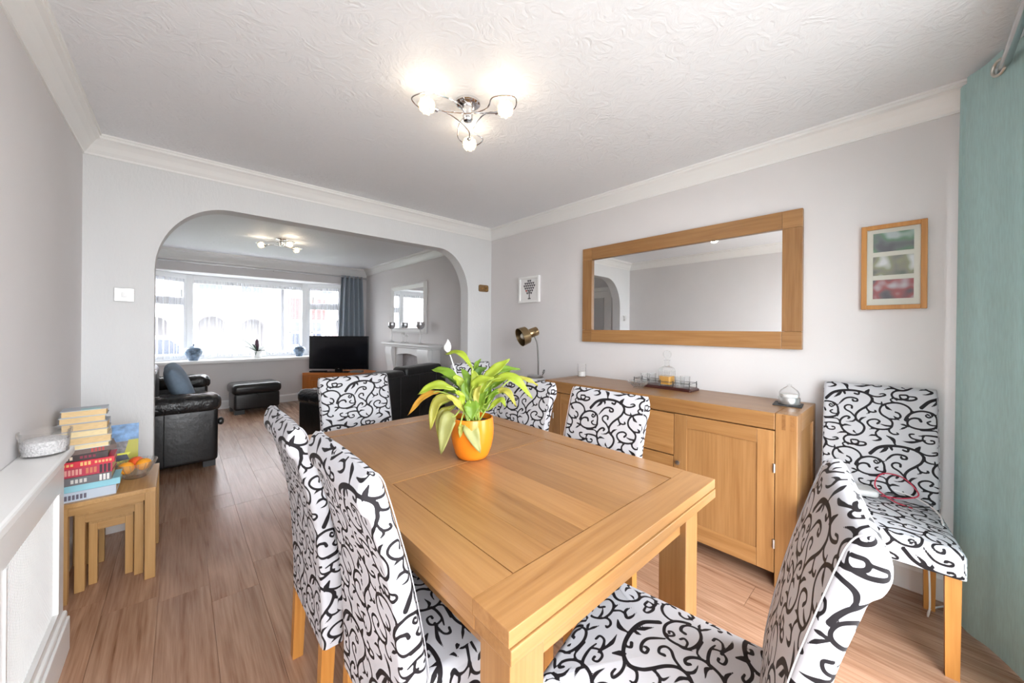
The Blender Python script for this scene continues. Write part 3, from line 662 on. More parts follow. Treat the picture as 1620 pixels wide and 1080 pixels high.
G().lathe([(0, 0), (.032, 0), (.034, .006), (.028, .010), (.05, .022), (.078, .048), (.076, .049), (.046, .026), (.0, .015)], 32).obj('bowl_body', CUT, t, smooth=True)
for k in range(10): a = k*PI/5; G().tube([(.03*math.cos(a), .03*math.sin(a), .012), (.075*math.cos(a), .075*math.sin(a), .047)], .0018, 5).obj('rib', CUT, t)
t = thing('glass_vase', 'plain clear glass cylinder at the lamp end of the sideboard', 'vase', (2.575, 1.93, zs))
G().lathe([(0, 0), (.034, 0), (.035, .004), (.036, .115), (.034, .115), (.033, .012), (0, .01)], 28).obj('vase_wall', GLASS, t, smooth=True)
G().lathe([(0, .011), (.032, .011), (.032, .05), (0, .05)], 20).obj('candle', mat('pale_wax', s2l(214, 212, 210), .6), t, smooth=True)
tag(B(-.065, .065, -.065, .065, 0, .007).obj('coaster', mat('black_slate', (.03, .03, .032), .6), None, (2.52, .47, zs), (0, 0, .1), bevel=.002), 'square black slate coaster at the sideboard end', 'coaster')
t = thing('candle_jar', 'round silver tin candle with clear glass dome on slate coaster', 'candle', (2.52, .465, zs+.007))
G().lathe([(0, 0), (.048, 0), (.050, .004), (.050, .036), (.047, .040), (0, .040)], 30).obj('tin', mat('matt_silver_tin', (.55, .55, .55), .35, metal=.85), t, smooth=True)
G().lathe([(.046, .040), (.047, .060), (.040, .076), (.018, .094), (.010, .100), (.012, .108), (0, .112)], 26, cap=False).obj('glass_dome', GLASS, t, smooth=True)
G().lathe([(0, .040), (.040, .040), (.040, .056), (0, .056)], 20).obj('wax', mat('pale_wax'), t, smooth=True)
# desk lamp on a slim pale stand beyond the sideboard
t = thing('lamp_stand', 'slim pale grey pedestal stand beneath the desk lamp', 'stand', (2.455, 2.375, 0))
PG = mat('pale_grey_lacquer', s2l(200, 200, 200), .4)
G().lathe([(0, 0), (.12, 0), (.12, .02), (.03, .03), (.03, .78), (.085, .79), (.085, .835), (0, .836)], 28).obj('pedestal', PG, t, smooth=True)
G().lathe([(.0855, .80), (.087, .80), (.087, .822), (.0855, .822)], 28, cap=False).obj('band', STEEL, t, smooth=True)
t = thing('desk_lamp', 'antique brass desk lamp with bent steel stem and cup shade', 'lamp', (2.455, 2.375, .836))
BRASS = mat('antique_brass', s2l(150, 128, 96), .28, metal=.9, noise=.1)
G().lathe([(0, 0), (.072, 0), (.074, .004), (.074, .018), (.066, .024), (.02, .026), (0, .026)], 32).obj('base', STEEL, t, smooth=True)
G().tube([R0*.066+UP*.02, R0*.085+UP*.05, R0*.088+UP*.072, R0*.080+UP*.072, R0*.07+UP*.04], .004, 6).obj('switch_loop', BLACKM, t, smooth=True)
st = crom([R0*.030+UP*.02, R0*.028+UP*.16, R0*.020+UP*.30, R0*.002+UP*.365, R0*-.022+UP*.405], 6)
G().tube(st, .008, 8).obj('stem', mat('dull_steel', (.25, .24, .23), .35, metal=.9), t, smooth=True)
hd = (R0*-.82+UP*-.30+TOC*.35).normalized(); rot = hd.to_track_quat('Z', 'Y').to_euler(); hp = R0*-.012+UP*.425
G().lathe([(0, 0), (.034, .0), (.036, .004), (.036, .07), (.033, .076), (.058, .086), (.068, .095), (.074, .155), (.071, .155), (.064, .098), (0, .09)], 30).move(Matrix.Scale(1.18, 4)).obj('lamp_shade', BRASS, t, tuple(hp-hd*.03), rot, smooth=True)
G().lathe([(0, .092), (.012, .092), (.014, .105), (.024, .122), (.024, .134), (.014, .146), (0, .149)], 16).move(Matrix.Scale(1.18, 4)).obj('bulb', mat('frosted_bulb', s2l(225, 220, 205), .4), t, tuple(hp-hd*.03), rot, smooth=True)
# small white box frame with tree
t = thing('tree_picture', 'small white box frame with a tree of tiny hearts', 'picture', (XR, 2.56, 1.565))
fw_, fh_ = .30, .272
B(-.012, -.001, .01, fw_-.01, .01, fh_-.01).obj('mount', mat('white_card', s2l(228, 228, 228), .9), t)
for q in (B(-.03, -.001, 0, .022, 0, fh_), B(-.03, -.001, fw_-.022, fw_, 0, fh_), B(-.03, -.001, .022, fw_-.022, 0, .022), B(-.03, -.001, .022, fw_-.022, fh_-.022, fh_)): q.obj('frame_bar', GLOSSW, t, bevel=.002)
DG = mat('dark_grey_ink', s2l(92, 90, 94), .8); RD = mat('dusty_red_ink', s2l(168, 84, 78), .8)
B(-.0135, -.0118, fw_/2-.006, fw_/2+.006, .045, .12).obj('trunk', DG, t); B(-.0135, -.0118, fw_/2-.02, fw_/2+.02, .036, .048).obj('caption_block', DG, t)
rn = random.Random(5)
for k in range(-3, 4):
    for j in range(6):
        y = fw_/2+k*.029+(j % 2)*.0145; z = .098+j*.0255
        if abs(y-fw_/2) > .075*math.sin(PI*min(1, (j+1.3)/7.4))+.008: continue
        hp_ = [(0, -.010), (.009, .001), (.0085, .008), (.004, .0095), (0, .006), (-.004, .0095), (-.0085, .008), (-.009, .001)]
        G().prism([(y+a*1.25, z+b*1.25) for a, b in hp_], 'x', -.0150, -.0118).obj('heart', RD if j < 2 and rn.random() < .6 else DG, t)
# photo frame with three pictures
t = thing('photo_frame', 'upright oak photo frame with three landscape photographs', 'picture', (XR, -.045, 1.405))
FW2, FH2 = .235, .44
B(-.010, -.001, .01, FW2-.01, .01, FH2-.01).obj('mount', mat('cream_mount', s2l(206, 206, 196), .8), t)
for q in (B(-.024, -.001, 0, .022, .0, FH2), B(-.024, -.001, FW2-.022, FW2, 0, FH2)): q.obj('frame_bar', LEGW, t, bevel=.002)
for q in (B(-.0235, -.001, .022, FW2-.022, 0, .022), B(-.0235, -.001, .022, FW2-.022, FH2-.022, FH2)): q.obj('frame_bar', LEGW, t, bevel=.002)
def photo(name, cs, seed):
    m = bpy.data.materials.new(name); m.use_nodes = True; nt = m.node_tree; N = nt.nodes; L = nt.links; b = N['Principled BSDF']; b.inputs['Roughness'].default_value = .6
    tc = N.new('ShaderNodeTexCoord'); mp = N.new('ShaderNodeMapping'); mp.inputs['Location'].default_value = (seed, seed*.7, 0); L.new(tc.outputs['Object'], mp.inputs[0])
    n = N.new('ShaderNodeTexNoise'); n.inputs['Scale'].default_value = 14; n.inputs['Detail'].default_value = 1; L.new(mp.outputs[0], n.inputs['Vector'])
    cr = N.new('ShaderNodeValToRGB'); e = cr.color_ramp.elements; e[0].position = .32; e[0].color = (*cs[0], 1); e[1].position = .68; e[1].color = (*cs[-1], 1)
    for k, c in enumerate(cs[1:-1]): q = e.new(.42+.12*k); q.color = (*c, 1)
    L.new(n.outputs[0], cr.inputs[0]); L.new(cr.outputs[0], b.inputs['Base Color']); return m
PH = [photo('photo_red_dark', [s2l(74, 72, 80), s2l(96, 94, 100), s2l(150, 90, 92), s2l(180, 180, 186)], 1), photo('photo_white_van', [s2l(100, 108, 104), s2l(128, 128, 122), s2l(140, 144, 120), s2l(205, 208, 210)], 2), photo('photo_green_field', [s2l(96, 98, 104), s2l(110, 116, 118), s2l(104, 136, 112), s2l(170, 182, 184)], 3)]
for k in range(3): B(-.0125, -.0098, .045, FW2-.045, .055+k*.122, .055+k*.122+.098).obj('photograph', PH[k], t)
B(-.0146, -.0138, .022, FW2-.022, .022, FH2-.022).obj('glazing', PANE, t)
# key plaque, light switch
t = thing('key_plaque', 'small brown wooden plaque with brass key on the white pillar', 'plaque', (2.53, YA, 1.715))
G().prism(rrect(0, .135, 0, .078, .018), 'y', -.014, -.001).obj('plaque_board', mat('brown_plaque', s2l(128, 98, 62), .5, noise=.1), t)
KB = mat('brass_key', s2l(186, 146, 84), .3, metal=.7)
G().tube([(.10+.022*math.cos(a), -.018, .039+.022*math.sin(a)) for a in [2*PI*k/16 for k in range(17)]], .004, 6).obj('key_bow', KB, t, smooth=True)
B(.03, .08, -.021, -.0135, .036, .043).obj('key_shaft', KB, t); B(.03, .042, -.021, -.0135, .022, .037).obj('key_bit', KB, t)
t = thing('light_switch', 'square brushed steel light switch on the white arch wall', 'switch', (-.308, YA, 1.443))
B(0, .09, -.008, -.0005, 0, .086).obj('face_plate', mat('satin_steel_plate', (.66, .66, .66), .3, metal=.6), t, bevel=.003); B(.033, .057, -.013, -.0078, .026, .060).obj('rocker', UPVC, t, bevel=.002)
for x in (.012, .078): G().lathe([(0, 0), (.0035, 0), (.003, .0015), (0, .002)], 10).obj('screw', STEEL, t, (x, -.008, .043), (PI/2, 0, 0))

# ------------------------------------------------------------------ ceiling lights
WARM = (1, .86, .68)
BEAD = mixmat('crystal_bead', 'crystal', (1, .95, .86), a=.55)
def ico_dirs(sub=2):
    bm = bmesh.new(); bmesh.ops.create_icosphere(bm, subdivisions=sub, radius=1); d = [v.co.copy() for v in bm.verts]; bm.free(); return d
def ceiling_light(loc, az, r, label, power):
    t = thing('ceiling_light', label, 'ceiling light', loc, 0, 'three-arm crystal ceiling lights')
    G().lathe([(0, 0), (.062, 0), (.062, -.012), (.050, -.020), (.03, -.022), (0, -.022)], 36).obj('ceiling_plate', CHROME, t, smooth=True)
    G().lathe([(0, -.02), (.026, -.02), (.026, -.085), (.020, -.096), (0, -.098)], 28).obj('hub', CHROME, t, smooth=True)
    n = len(az); zb = -.10
    pol = lambda a, q, z: Vector((q*math.cos(a), q*math.sin(a), z))
    for i, a in enumerate(az):
        a2 = az[(i+1) % n]; d = ((a2-a+PI) % (2*PI))-PI; s_ = 1 if d > 0 else -1
        pth = [pol(a, r-.048, zb), pol(a, r*.5, zb+.012), pol(a+s_*PI*.42, .055, zb+.016), pol(a2-s_*.18, r*.62, zb+.02), pol(a2-s_*.36, r*.98, zb+.022), pol(a2-s_*.10, r+.065, zb+.025), pol(a2+s_*.22, r*1.12, zb+.028), pol(a2+s_*.38, r*.75, zb+.034), pol(a2+s_*.5, r*.35, zb+.045), pol(a2, .02, -.06)]
        G().tube(crom(pth, 8), .0036, 7).obj('arm', CHROME, t, smooth=True)
        c = pol(a, r, zb); sh = G(); sh_dirs = ico_dirs(2)
        for dv in sh_dirs:
            b = c+dv*.033; sh.lathe([(0, -.0085), (.006, -.006), (.0085, 0), (.006, .006), (0, .0085)], 7, tuple(b))
        so = sh.obj('crystal_shade', BEAD, t, smooth=True); so['kind'] = 'stuff'
        G().lathe([(0, -.016), (.011, -.011), (.016, 0), (.011, .011), (0, .016)], 12, tuple(c)).obj('bulb', emit('warm_bulb_glow', (1, .82, .55), 4), t, smooth=True)
        G().tube([pol(a, r-.054, zb), pol(a, r-.03, zb)], .012, 12).obj('lamp_holder', CHROME, t, smooth=True)
        l = bpy.data.lights.new('bulb_light', 'POINT'); l.energy = power; l.color = WARM; l.shadow_soft_size = .045
        lo = bpy.data.objects.new('bulb_light', l); COL.objects.link(lo); lo.parent = t; lo.location = c
dl = [(.864-1.077, 1.55-1.531), (1.144-1.077, 1.324-1.531), (1.224-1.077, 1.72-1.531)]
ceiling_light((1.077, 1.531, H), [math.atan2(y, x) for x, y in dl], .222, 'chrome three-arm ceiling light with crystal ball shades above the dining table', 1.3)
ceiling_light((.955, 5.45, H-.02), [2.75, -1.35, .55], .222, 'chrome three-arm ceiling light with crystal ball shades in the lounge', 1.3)

# ------------------------------------------------------------------ teal curtain and its pole
t = thing('curtain_pole', 'brushed steel curtain pole above the teal curtain', 'curtain pole', (0, -.235, 2.335))
G().tube([(-.38, 0, 0), (2.66, 0, 0)], .0145, 16).obj('pole', mat('satin_steel', (.6, .6, .61), .25, metal=1), t, smooth=True)
for x in (-.25, 1.3, 2.56): G().tube([(x, -.185, 0), (x, 0, 0)], .009, 10).obj('bracket', STEEL, t, smooth=True)
G().lathe([(0, 0), (.016, 0), (.02, .01), (.026, .03), (.018, .05), (0, .055)], 18).obj('finial', STEEL, t, (2.655, 0, 0), (0, PI/2, 0), smooth=True)
def linen(name, col, axis_scale=(1, 1, 1)):
    m = mat(name, col, .85, noise=.10, nscale=160, stretch=(1, 1, .12), sheen=.2); N = m.node_tree.nodes; L = m.node_tree.links
    tr = N.new('ShaderNodeBsdfTranslucent'); tr.inputs[0].default_value = (*col, 1); mx = N.new('ShaderNodeMixShader'); mx.inputs[0].default_value = .4
    out = [n for n in N if n.type == 'OUTPUT_MATERIAL'][0]; L.new(N['Principled BSDF'].outputs[0], mx.inputs[1]); L.new(tr.outputs[0], mx.inputs[2]); L.new(mx.outputs[0], out.inputs[0]); return m
TEAL = linen('teal_linen', s2l(184, 214, 213))
cpth = crom([(2.640, -.140), (2.628, -.128), (2.606, -.132), (2.590, -.150), (2.570, -.152), (2.545, -.146), (2.515, -.158), (2.47, -.182), (2.42, -.212), (2.37, -.245), (2.32, -.272), (2.26, -.286), (2.20, -.280), (2.15, -.272), (2.08, -.285), (2.02, -.30), (1.96, -.285)], 14)
t = thing('window_curtain', 'full length teal linen eyelet curtain beside the patio door', 'curtain', (0, 0, 0))
def cloth(p, z):
    k = float(np.interp(z, [.012, .3, .9, 1.6, 2.1, 2.30, 2.395], [1.06, 1.04, 1.0, .97, .95, .93, .92])); q = 1-.03*min(1, max(0, (z-2.1)/.2))
    rp = (.0050*math.sin(p[0]*38+.6*math.sin(z*1.3))+.002*math.sin(p[0]*71+1))*min(1, .4+(2.4-z))
    return Vector((2.30+(p[0]-2.30)*q, -.235+(p[1]+.235)*k+rp, z+.004*math.sin(p[0]*40)))
zr = [.012, .3, .6, .9, 1.25, 1.6, 1.9, 2.1, 2.2, 2.27]+[2.28+.004*i for i in range(30)]
g = G(); g.quadgrid([[cloth(p, z) for p in cpth] for z in zr])
ie = min(range(len(cpth)), key=lambda i: abs(cpth[i][0]-2.397)); ec = cloth(cpth[ie], 2.335)
tg = cloth(cpth[ie+3], 2.335)-cloth(cpth[ie-3], 2.335); tg.z = 0; tg.normalize(); en = tg.cross(UP); en = en if en.y > 0 else -en
g.f = [f for f in g.f if (sum((Vector(g.v[i]) for i in f), Vector())/4-ec).length > .0275]
g.obj('cloth', TEAL, t, smooth=True)
G().tube([ec+en*.003+(tg*math.cos(a)+UP*math.sin(a))*.029 for a in [2*PI*k/28 for k in range(29)]], .0058, 8).obj('eyelet', mat('satin_eyelet', (.66, .64, .58), .3, metal=1), t, smooth=True)
# ------------------------------------------------------------------ radiator cover
t = thing('radiator_cover', 'white radiator cover with lattice grille and moulded shelf', 'radiator cover', (XL, 0, 0))
CY0, CY1, CF = .95, 2.245, .104
B(0, .128, CY0-.03, CY1+.028, .775, .81).obj('shelf', GLOSSW, t, bevel=.008)
B(0, .116, CY0-.015, CY1+.014, .757, .776).obj('shelf_moulding', GLOSSW, t, bevel=.006)
B(.0, CF-.004, CY1-.018, CY1, .0, .757).obj('end_panel', GLOSSW, t); B(.0, CF-.004, CY0, CY0+.018, .0, .757).obj('end_panel', GLOSSW, t)
B(CF-.018, CF, CY0, CY1, .655, .757).obj('top_rail', GLOSSW, t); B(CF-.018, CF, CY0, CY1, .0, .20).obj('bottom_rail', GLOSSW, t)
for a, b in ((CY0, CY0+.09), (CY1-.09, CY1), (CY0+.55, CY0+.64)): B(CF-.018, CF, a, b, .20, .655).obj('stile', GLOSSW, t)
for y in (CY1-.098, CY0+.55+.082): B(CF-.014, CF+.004, y, y+.012, .20, .655).obj('bead', GLOSSW, t)
B(CF-.014, CF+.004, CY0+.09, CY1-.09, .198, .21).obj('bead', GLOSSW, t)
B(0, CF+.016, CY0-.01, CY1+.016, 0, .135).obj('plinth', GLOSSW, t, bevel=.004); B(0, CF+.010, CY0-.006, CY1+.012, .135, .165).obj('plinth_moulding', GLOSSW, t, bevel=.008)
def lattice(y0, y1, z0, z1, p=.0175, w_=.0095):
    g = G(); L_, Hh = y1-y0, z1-z0
    for s_ in (1, -1):
        n = int((L_+Hh)/p)
        for k in range(-1, n+1):
            c = k*p   # line y = c - z (s=1) or y = c - Hh + z
            a, b = ((c-Hh, Hh), (c, 0)) if s_ == 1 else ((c-Hh, 0), (c, Hh))
            (ya, za), (yb, zb) = a, b
            if ya < 0: q = (0-ya)/(yb-ya); ya, za = 0, za+(zb-za)*q
            if yb > L_: q = (L_-ya)/(yb-ya); yb, zb = L_, za+(zb-za)*q
            if yb-ya < .004: continue
            h = w_/2*1.414; x0 = 0 if s_ == 1 else .0016
            bq = len(g.v); g.v += [(x0+dx, y0+yy+dy, z0+zz) for dx in (0, .0026) for yy, zz, dy in ((ya, za, -h/2), (ya, za, h/2), (yb, zb, h/2), (yb, zb, -h/2))]
            g.f += [tuple(bq+i for i in q) for q in ((0, 1, 2, 3), (7, 6, 5, 4), (0, 3, 7, 4), (1, 5, 6, 2), (0, 4, 5, 1), (3, 2, 6, 7))]
    return g
for a, b in ((CY0+.09, CY0+.55), (CY0+.64, CY1-.09)):
    o = lattice(a, b, .205, .655).obj('lattice_grille', GLOSSW, t, (CF-.014, 0, 0)); o['kind'] = 'stuff'
B(.02, .055, CY0+.05, CY1-.05, .12, .70).obj('radiator', GLOSSW, t)
# glass bowl candle on the shelf
t = thing('glass_candle_bowl', 'low round glass bowl of white chips on the radiator shelf', 'bowl', (XL+.070, 2.17, .81))
G().lathe([(0, 0), (.050, 0), (.058, .006), (.062, .07), (.066, .074), (.066, .09), (.063, .09), (.060, .074), (.056, .008), (0, .006)], 36).obj('bowl_wall', GLASS, t, smooth=True)
G().lathe([(0, .007), (.054, .008), (.058, .03), (.059, .055), (.04, .062), (0, .06)], 30).obj('white_chips', mat('white_chips', s2l(216, 214, 214), .8, noise=.2, nscale=160, bump=1, bscale=180), t, smooth=True)
PO = [wood('pale_oak_'+n, s2l(164, 124, 74), s2l(188, 148, 96), a, .35, dark=s2l(146, 106, 60)) for n, a in (('across', 'x'), ('along', 'y'), ('upright', 'z'))]
# ------------------------------------------------------------------ nest of three oak tables
NX1, NY0, NZ = -.088, 2.615, .465
def nest(x0, x1, y0, y1, h, label, lw, th=.022):
    t = thing('nest_table', label, 'side table', (x0, y0, 0), 0, 'nest of oak side tables'); W_, D_ = x1-x0, y1-y0
    B(0, W_, 0, D_, h-th, h).obj('table_top', PO[1], t, bevel=.002)
    for x in (0, W_-lw):
        for y in (0.004, D_-.044): B(x, x+lw, y, y+.04, 0, h-th-.0003).obj('leg', PO[2], t, bevel=.002)
        B(x+.008, x+lw-.008, .045, D_-.045, h-th-.05, h-th).obj('side_rail', PO[1], t)
    B(lw, W_-lw, .008, .026, h-th-.038, h-th).obj('front_rail', PO[0], t)
nest(XL+.02, NX1, NY0, 3.06, NZ, 'tallest outer oak table of the nest, holding the books', .040)
nest(XL+.068, NX1-.048, 2.70, 3.04, NZ-.075, 'middle oak table tucked inside the nest', .034)
nest(XL+.108, NX1-.088, 2.745, 3.02, NZ-.14, 'smallest oak table innermost in the nest', .030)
# books
PAPER = mat('book_paper', s2l(214, 186, 140), .9, noise=.12, nscale=60, stretch=(1, 1, 14)); PAPER2 = mat('book_paper_cream', s2l(226, 208, 164), .9, noise=.1, nscale=60, stretch=(1, 1, 14))
def book(cx, cy, z, w_, d_, h, col, label, rz=0, pages='right', paper=PAPER, marks=()):
    """spine towards -y when pages='back', pages towards -y when pages='front'"""
    t = thing('book', label, 'book', (cx, cy, z), rz, 'books stacked on the nest table')
    cm = mat('cover_'+label.replace(' ', '_')[:28], col, .4, noise=.08)
    c = .0022; a = -1 if pages == 'front' else 1
    B(-w_/2, w_/2, -d_/2, d_/2, 0, c).obj('cover_board', cm, t); B(-w_/2, w_/2, -d_/2, d_/2, h-c, h).obj('cover_board', cm, t)
    ys = -d_/2 if a > 0 else d_/2-c
    B(-w_/2, w_/2, ys, ys+c, c, h-c).obj('spine', cm, t)
    y0, y1 = (-d_/2+c, d_/2-.004) if a > 0 else (-d_/2+.004, d_/2-c)
    B(-w_/2+.004, w_/2-.004, y0, y1, c, h-c).obj('pages', paper, t)
    for k, (x0, x1, mc, z0, z1) in enumerate(marks):
        n = max(2, int((x1-x0)*w_/.011))
        for j in range(n):
            xa = -w_/2+w_*(x0+(x1-x0)*j/n); xb = xa+w_*(x1-x0)/n*.68
            B(xa, xb, -d_/2-.0006, -d_/2, h*z0, h*z1).obj('spine_lettering', mat('ink_%d_%d_%d' % mc, s2l(*mc), .5), t)
z = NZ; WH = (232, 230, 226)
BK = [(.205, .15, .044, s2l(186, 198, 212), 'white and slate blue paperback at the bottom of the pile', 'back', (( .2, .55, (96, 92, 108), .2, .7),)),
      (.205, .15, .030, s2l(142, 198, 212), 'pale turquoise paperback second in the pile', 'back', ()),
      (.200, .15, .036, s2l(108, 108, 112), 'grey and white paperback above the turquoise book', 'back', ((.35, .62, (206, 204, 200), .25, .75), (.8, .98, WH, .1, .9))),
      (.190, .14, .044, s2l(184, 62, 84), 'thick crimson paperback with pale lettering and picture', 'back', ((.2, .5, (222, 160, 150), .2, .8), (.55, .75, (206, 128, 96), .2, .8), (.78, .99, (70, 52, 60), .05, .95))),
      (.182, .14, .028, s2l(208, 46, 66), 'bright red paperback with gold lettering', 'back', ((.1, .3, (226, 180, 110), .3, .7), (.4, .6, (232, 190, 120), .2, .8), (.65, .97, (230, 180, 120), .3, .7))),
      (.180, .13, .030, s2l(62, 50, 50), 'dark brown paperback with pink and cream title', 'back', ((.1, .4, (222, 206, 186), .25, .75), (.5, .8, (140, 50, 72), .3, .7)))]
for i, (w_, d_, h, c, lb, pg, mk) in enumerate(BK):
    book(-.332+(.205-w_)*-.3+.012*math.sin(i*2.1), NY0+.10+.004*(i % 2), z, w_, d_, h, c, lb, .03*math.sin(i*1.7), pg, PAPER, mk); z += h+.0004
book(-.335, NY0+.115, z, .185, .15, .022, s2l(96, 76, 70), 'brown paperback with red corner under the cream books', .16, 'back', PAPER, ((.55, .8, (176, 60, 60), .1, .9),)); z += .0224
UPB = [(.17, .135, .022, s2l(206, 208, 206), 'thin pale grey paperback with pages outward', PAPER2), (.172, .13, .034, s2l(190, 186, 178), 'cream paged paperback in the upper pile', PAPER), (.175, .13, .030, s2l(180, 176, 168), 'pale yellow paged paperback in the upper pile', PAPER2),
       (.150, .125, .036, s2l(152, 156, 168), 'tan paged paperback near the top of the pile', PAPER), (.150, .12, .030, s2l(170, 176, 184), 'brown paged paperback second from the top', PAPER), (.148, .12, .030, s2l(176, 184, 194), 'silver covered paperback on top of the pile', PAPER)]
for i, (w_, d_, h, c, lb, pp) in enumerate(UPB):
    book(-.342+.006*math.sin(i*2.6), NY0+.105, z, w_, d_, h, c, lb, .05+.05*math.sin(i*1.9), 'front', pp); z += h+.0004
tag(B(-.032, .032, -.03, .03, 0, .0015).obj('paper_note', mat('pale_blue_note', s2l(176, 208, 210), .7), None, (-.318, NY0+.07, z), (0, 0, .1)), 'pale blue paper slip on top of the book pile', 'note')
# puzzle magazine leaning behind
t = thing('magazine', 'blue and yellow puzzle book standing behind the fruit bowl', 'magazine', (-.262, 3.02, NZ), 0)
mm = Matrix.Rotation(-.16, 4, 'X')
def card(x0, x1, z0, z1, y0, y1, c, nm): G().box(x0, x1, y0, y1, z0, z1).move(mm).obj(nm, c, t)
card(-.085, .085, 0, .26, 0, .008, mat('book_paper_cream'), 'pages')
SKY = mat('cover_sky_clouds', s2l(112, 152, 198), .4, noise=.5, nscale=26); card(-.0855, .0855, .0, .2605, -.0015, 0, SKY, 'front_cover')
def shard(poly, c, nm, y=-.0022): G().prism(poly, 'y', y, -.0014).move(mm).obj(nm, c, t)
shard([(-.03, .0), (.085, .0), (.085, .17), (.045, .17)], mat('olive_yellow_print', s2l(178, 172, 44), .4), 'cover_shape'); shard([(-.05, .10), (.03, .10), (.045, .165), (-.025, .165)], mat('grey_map_print', s2l(120, 116, 120), .4, noise=.5, nscale=60), 'cover_shape', -.0026)
shard([(-.04, .03), (.02, .05), (.055, .1), (-.04, .1)], mat('lemon_print', s2l(226, 224, 60), .4), 'cover_shape', -.0028); shard([(-.01, .055), (.05, .06), (.04, .09), (0, .09)], mat('navy_print', s2l(66, 68, 84), .4, noise=.4, nscale=70), 'cover_shape', -.0032)
# fruit bowl
FB = (-.176, 2.862, NZ)
t = thing('fruit_bowl', 'oval cut glass fruit bowl on the nest of tables', 'bowl', FB)
bo = G().lathe([(0, 0), (.045, 0), (.05, .006), (.055, .02), (.076, .06), (.086, .085), (.083, .086), (.072, .062), (.05, .024), (0, .014)], 36); bo.move(Matrix.Diagonal((1.0, 1.03, 1, 1))); bo.obj('bowl_body', CUT, t, smooth=True)
for k in range(18):
    a = 2*PI*k/18; c, s_ = math.cos(a), math.sin(a)*1.03
    G().tube([(.056*c, .056*s_, .022), (.0765*c, .0765*s_, .058), (.087*c, .087*s_, .084)], .0028, 5).obj('cut_rib', CUT, t)
ORM = mat('orange_peel', s2l(244, 164, 36), .45, bump=.4, bscale=220); TAM = mat('tangerine_peel', s2l(236, 96, 34), .4, bump=.4, bscale=220)
for (x, y, zz, r, m_, lb) in ((-.035, -.03, .062, .034, ORM, 'yellow orange in the glass bowl beside the books'), (.0, .03, .070, .033, TAM, 'deep red tangerine in the middle of the glass bowl'), (.032, -.018, .066, .033, ORM, 'yellow orange in the glass bowl at its open side')):
    t2 = thing('orange', lb, 'fruit', (FB[0]+x, FB[1]+y, NZ+zz))
    G().lathe([(.0, -r*.95)]+[(r*math.cos(a), r*.95*math.sin(a)) for a in [-PI/2+PI*k/12 for k in range(1, 12)]]+[(0, r*.93)], 20).obj('peel', m_, t2, smooth=True)
    G().lathe([(0, r*.92), (.003, r*.93), (.002, r*.97), (0, r*.98)], 8).obj('stem_button', mat('green_stem', s2l(96, 110, 50), .7), t2)
# cables on the wall chair
def cable(pts, r, c, label): return tag(G().tube(crom(pts, 8), r, 6).obj('cable', c, None, smooth=True), label, 'cable')
cable([(2.46, .10, .512), (2.49, .03, .514), (2.52, -.02, .54), (2.53, .03, .60), (2.52, .10, .60), (2.48, .12, .545), (2.43, .06, .512), (2.39, .0, .512)], .0028, mat('red_cable', s2l(176, 40, 66), .4), 'red cable looped on the seat of the wall chair')
cable([(2.44, .12, .515), (2.50, .07, .515), (2.52, -.01, .52), (2.49, -.06, .515), (2.44, -.04, .515), (2.38, .03, .512)], .0026, BLACKM, 'thin black cable lying on the seat of the wall chair')
WFX = mat('white_flex', s2l(222, 222, 222), .4)
cable([(2.54, .06, .530), (2.52, -.01, .522), (2.46, -.055, .516), (2.38, -.08, .512), (2.29, -.085, .508)], .0034, WFX, 'white flex lying along the seat edge of the wall chair')
cable([(2.56, -.03, .385), (2.50, -.05, .25), (2.47, -.055, .08), (2.50, -.05, .008), (2.58, -.06, .006), (2.68, -.12, .006)], .0034, WFX, 'white flex hanging under the wall chair to the floor')
tag(pillow(-.05, .05, -.075, .075, 0, .03, .012).obj('power_adapter', mat('light_grey_plastic', s2l(196, 196, 196), .4), None, (2.44, .19, .506), (0, 0, .4), smooth=True), 'light grey power adapter on the seat of the wall chair', 'adapter')

# ================================================================== the lounge
# left sofa
t = thing('leather_sofa', 'black leather two-seat sofa with ruched arms and blue grey cushions', 'sofa', (XL, 4.33, 0))
SL, SD = 1.98, .70
RUCH = mat('ruched_black_leather', (.017, .017, .018), .24, bump=1.0, bscale=26, stretch=(1.6, .8, 1))
def arm(y0, y1, nm='arm'):
    a = pillow(.02, SD+.005, y0, y1, .055, .55, .03, 5).obj(nm, LEATHER, t, smooth=True)
    g = pillow(.0, SD+.03, y0-.015, y1+.015, .50, .66, .065, 6, .008); 
    rn = random.Random(int(y0*100)); g.v = [(x+.004*math.sin(y*55+x*30), y+.004*math.sin(x*46), z+(.007*math.sin(x*62+y*25)*(1 if z > .55 else 0))) for x, y, z in g.v]
    g.obj('arm_pad', RUCH, a, smooth=True)
    return a
a1 = arm(.0, .24); arm(SL-.24, SL)
G().tube([(.34, -.002, .07), (.34, -.004, .3), (.34, -.002, .52)], .004, 6).obj('seam', LEATHER, a1)
pillow(.04, SD-.02, .22, SL-.22, .06, .34, .03).obj('seat_base', LEATHER, t, smooth=True)
for k in range(2):
    y0 = .245+k*(SL-.49)/2; pillow(.16, SD+.01, y0, y0+(SL-.49)/2-.006, .33, .48, .05, 6, .015).obj('seat_cushion', LEATHER, t, smooth=True)
    g = pillow(.0, .26, y0, y0+(SL-.49)/2-.006, .40, .86, .08, 6); g.obj('back_cushion', LEATHER, t, smooth=True)
pillow(.0, .14, .10, SL-.10, .06, .80, .04).obj('back_frame', LEATHER, t, smooth=True)
for x in (.06, SD-.1):
    for y in (.04, SL-.12): B(x, x+.09, y, y+.09, 0, .058).obj('foot', mat('dark_grey_foot', s2l(66, 68, 70), .5), t)
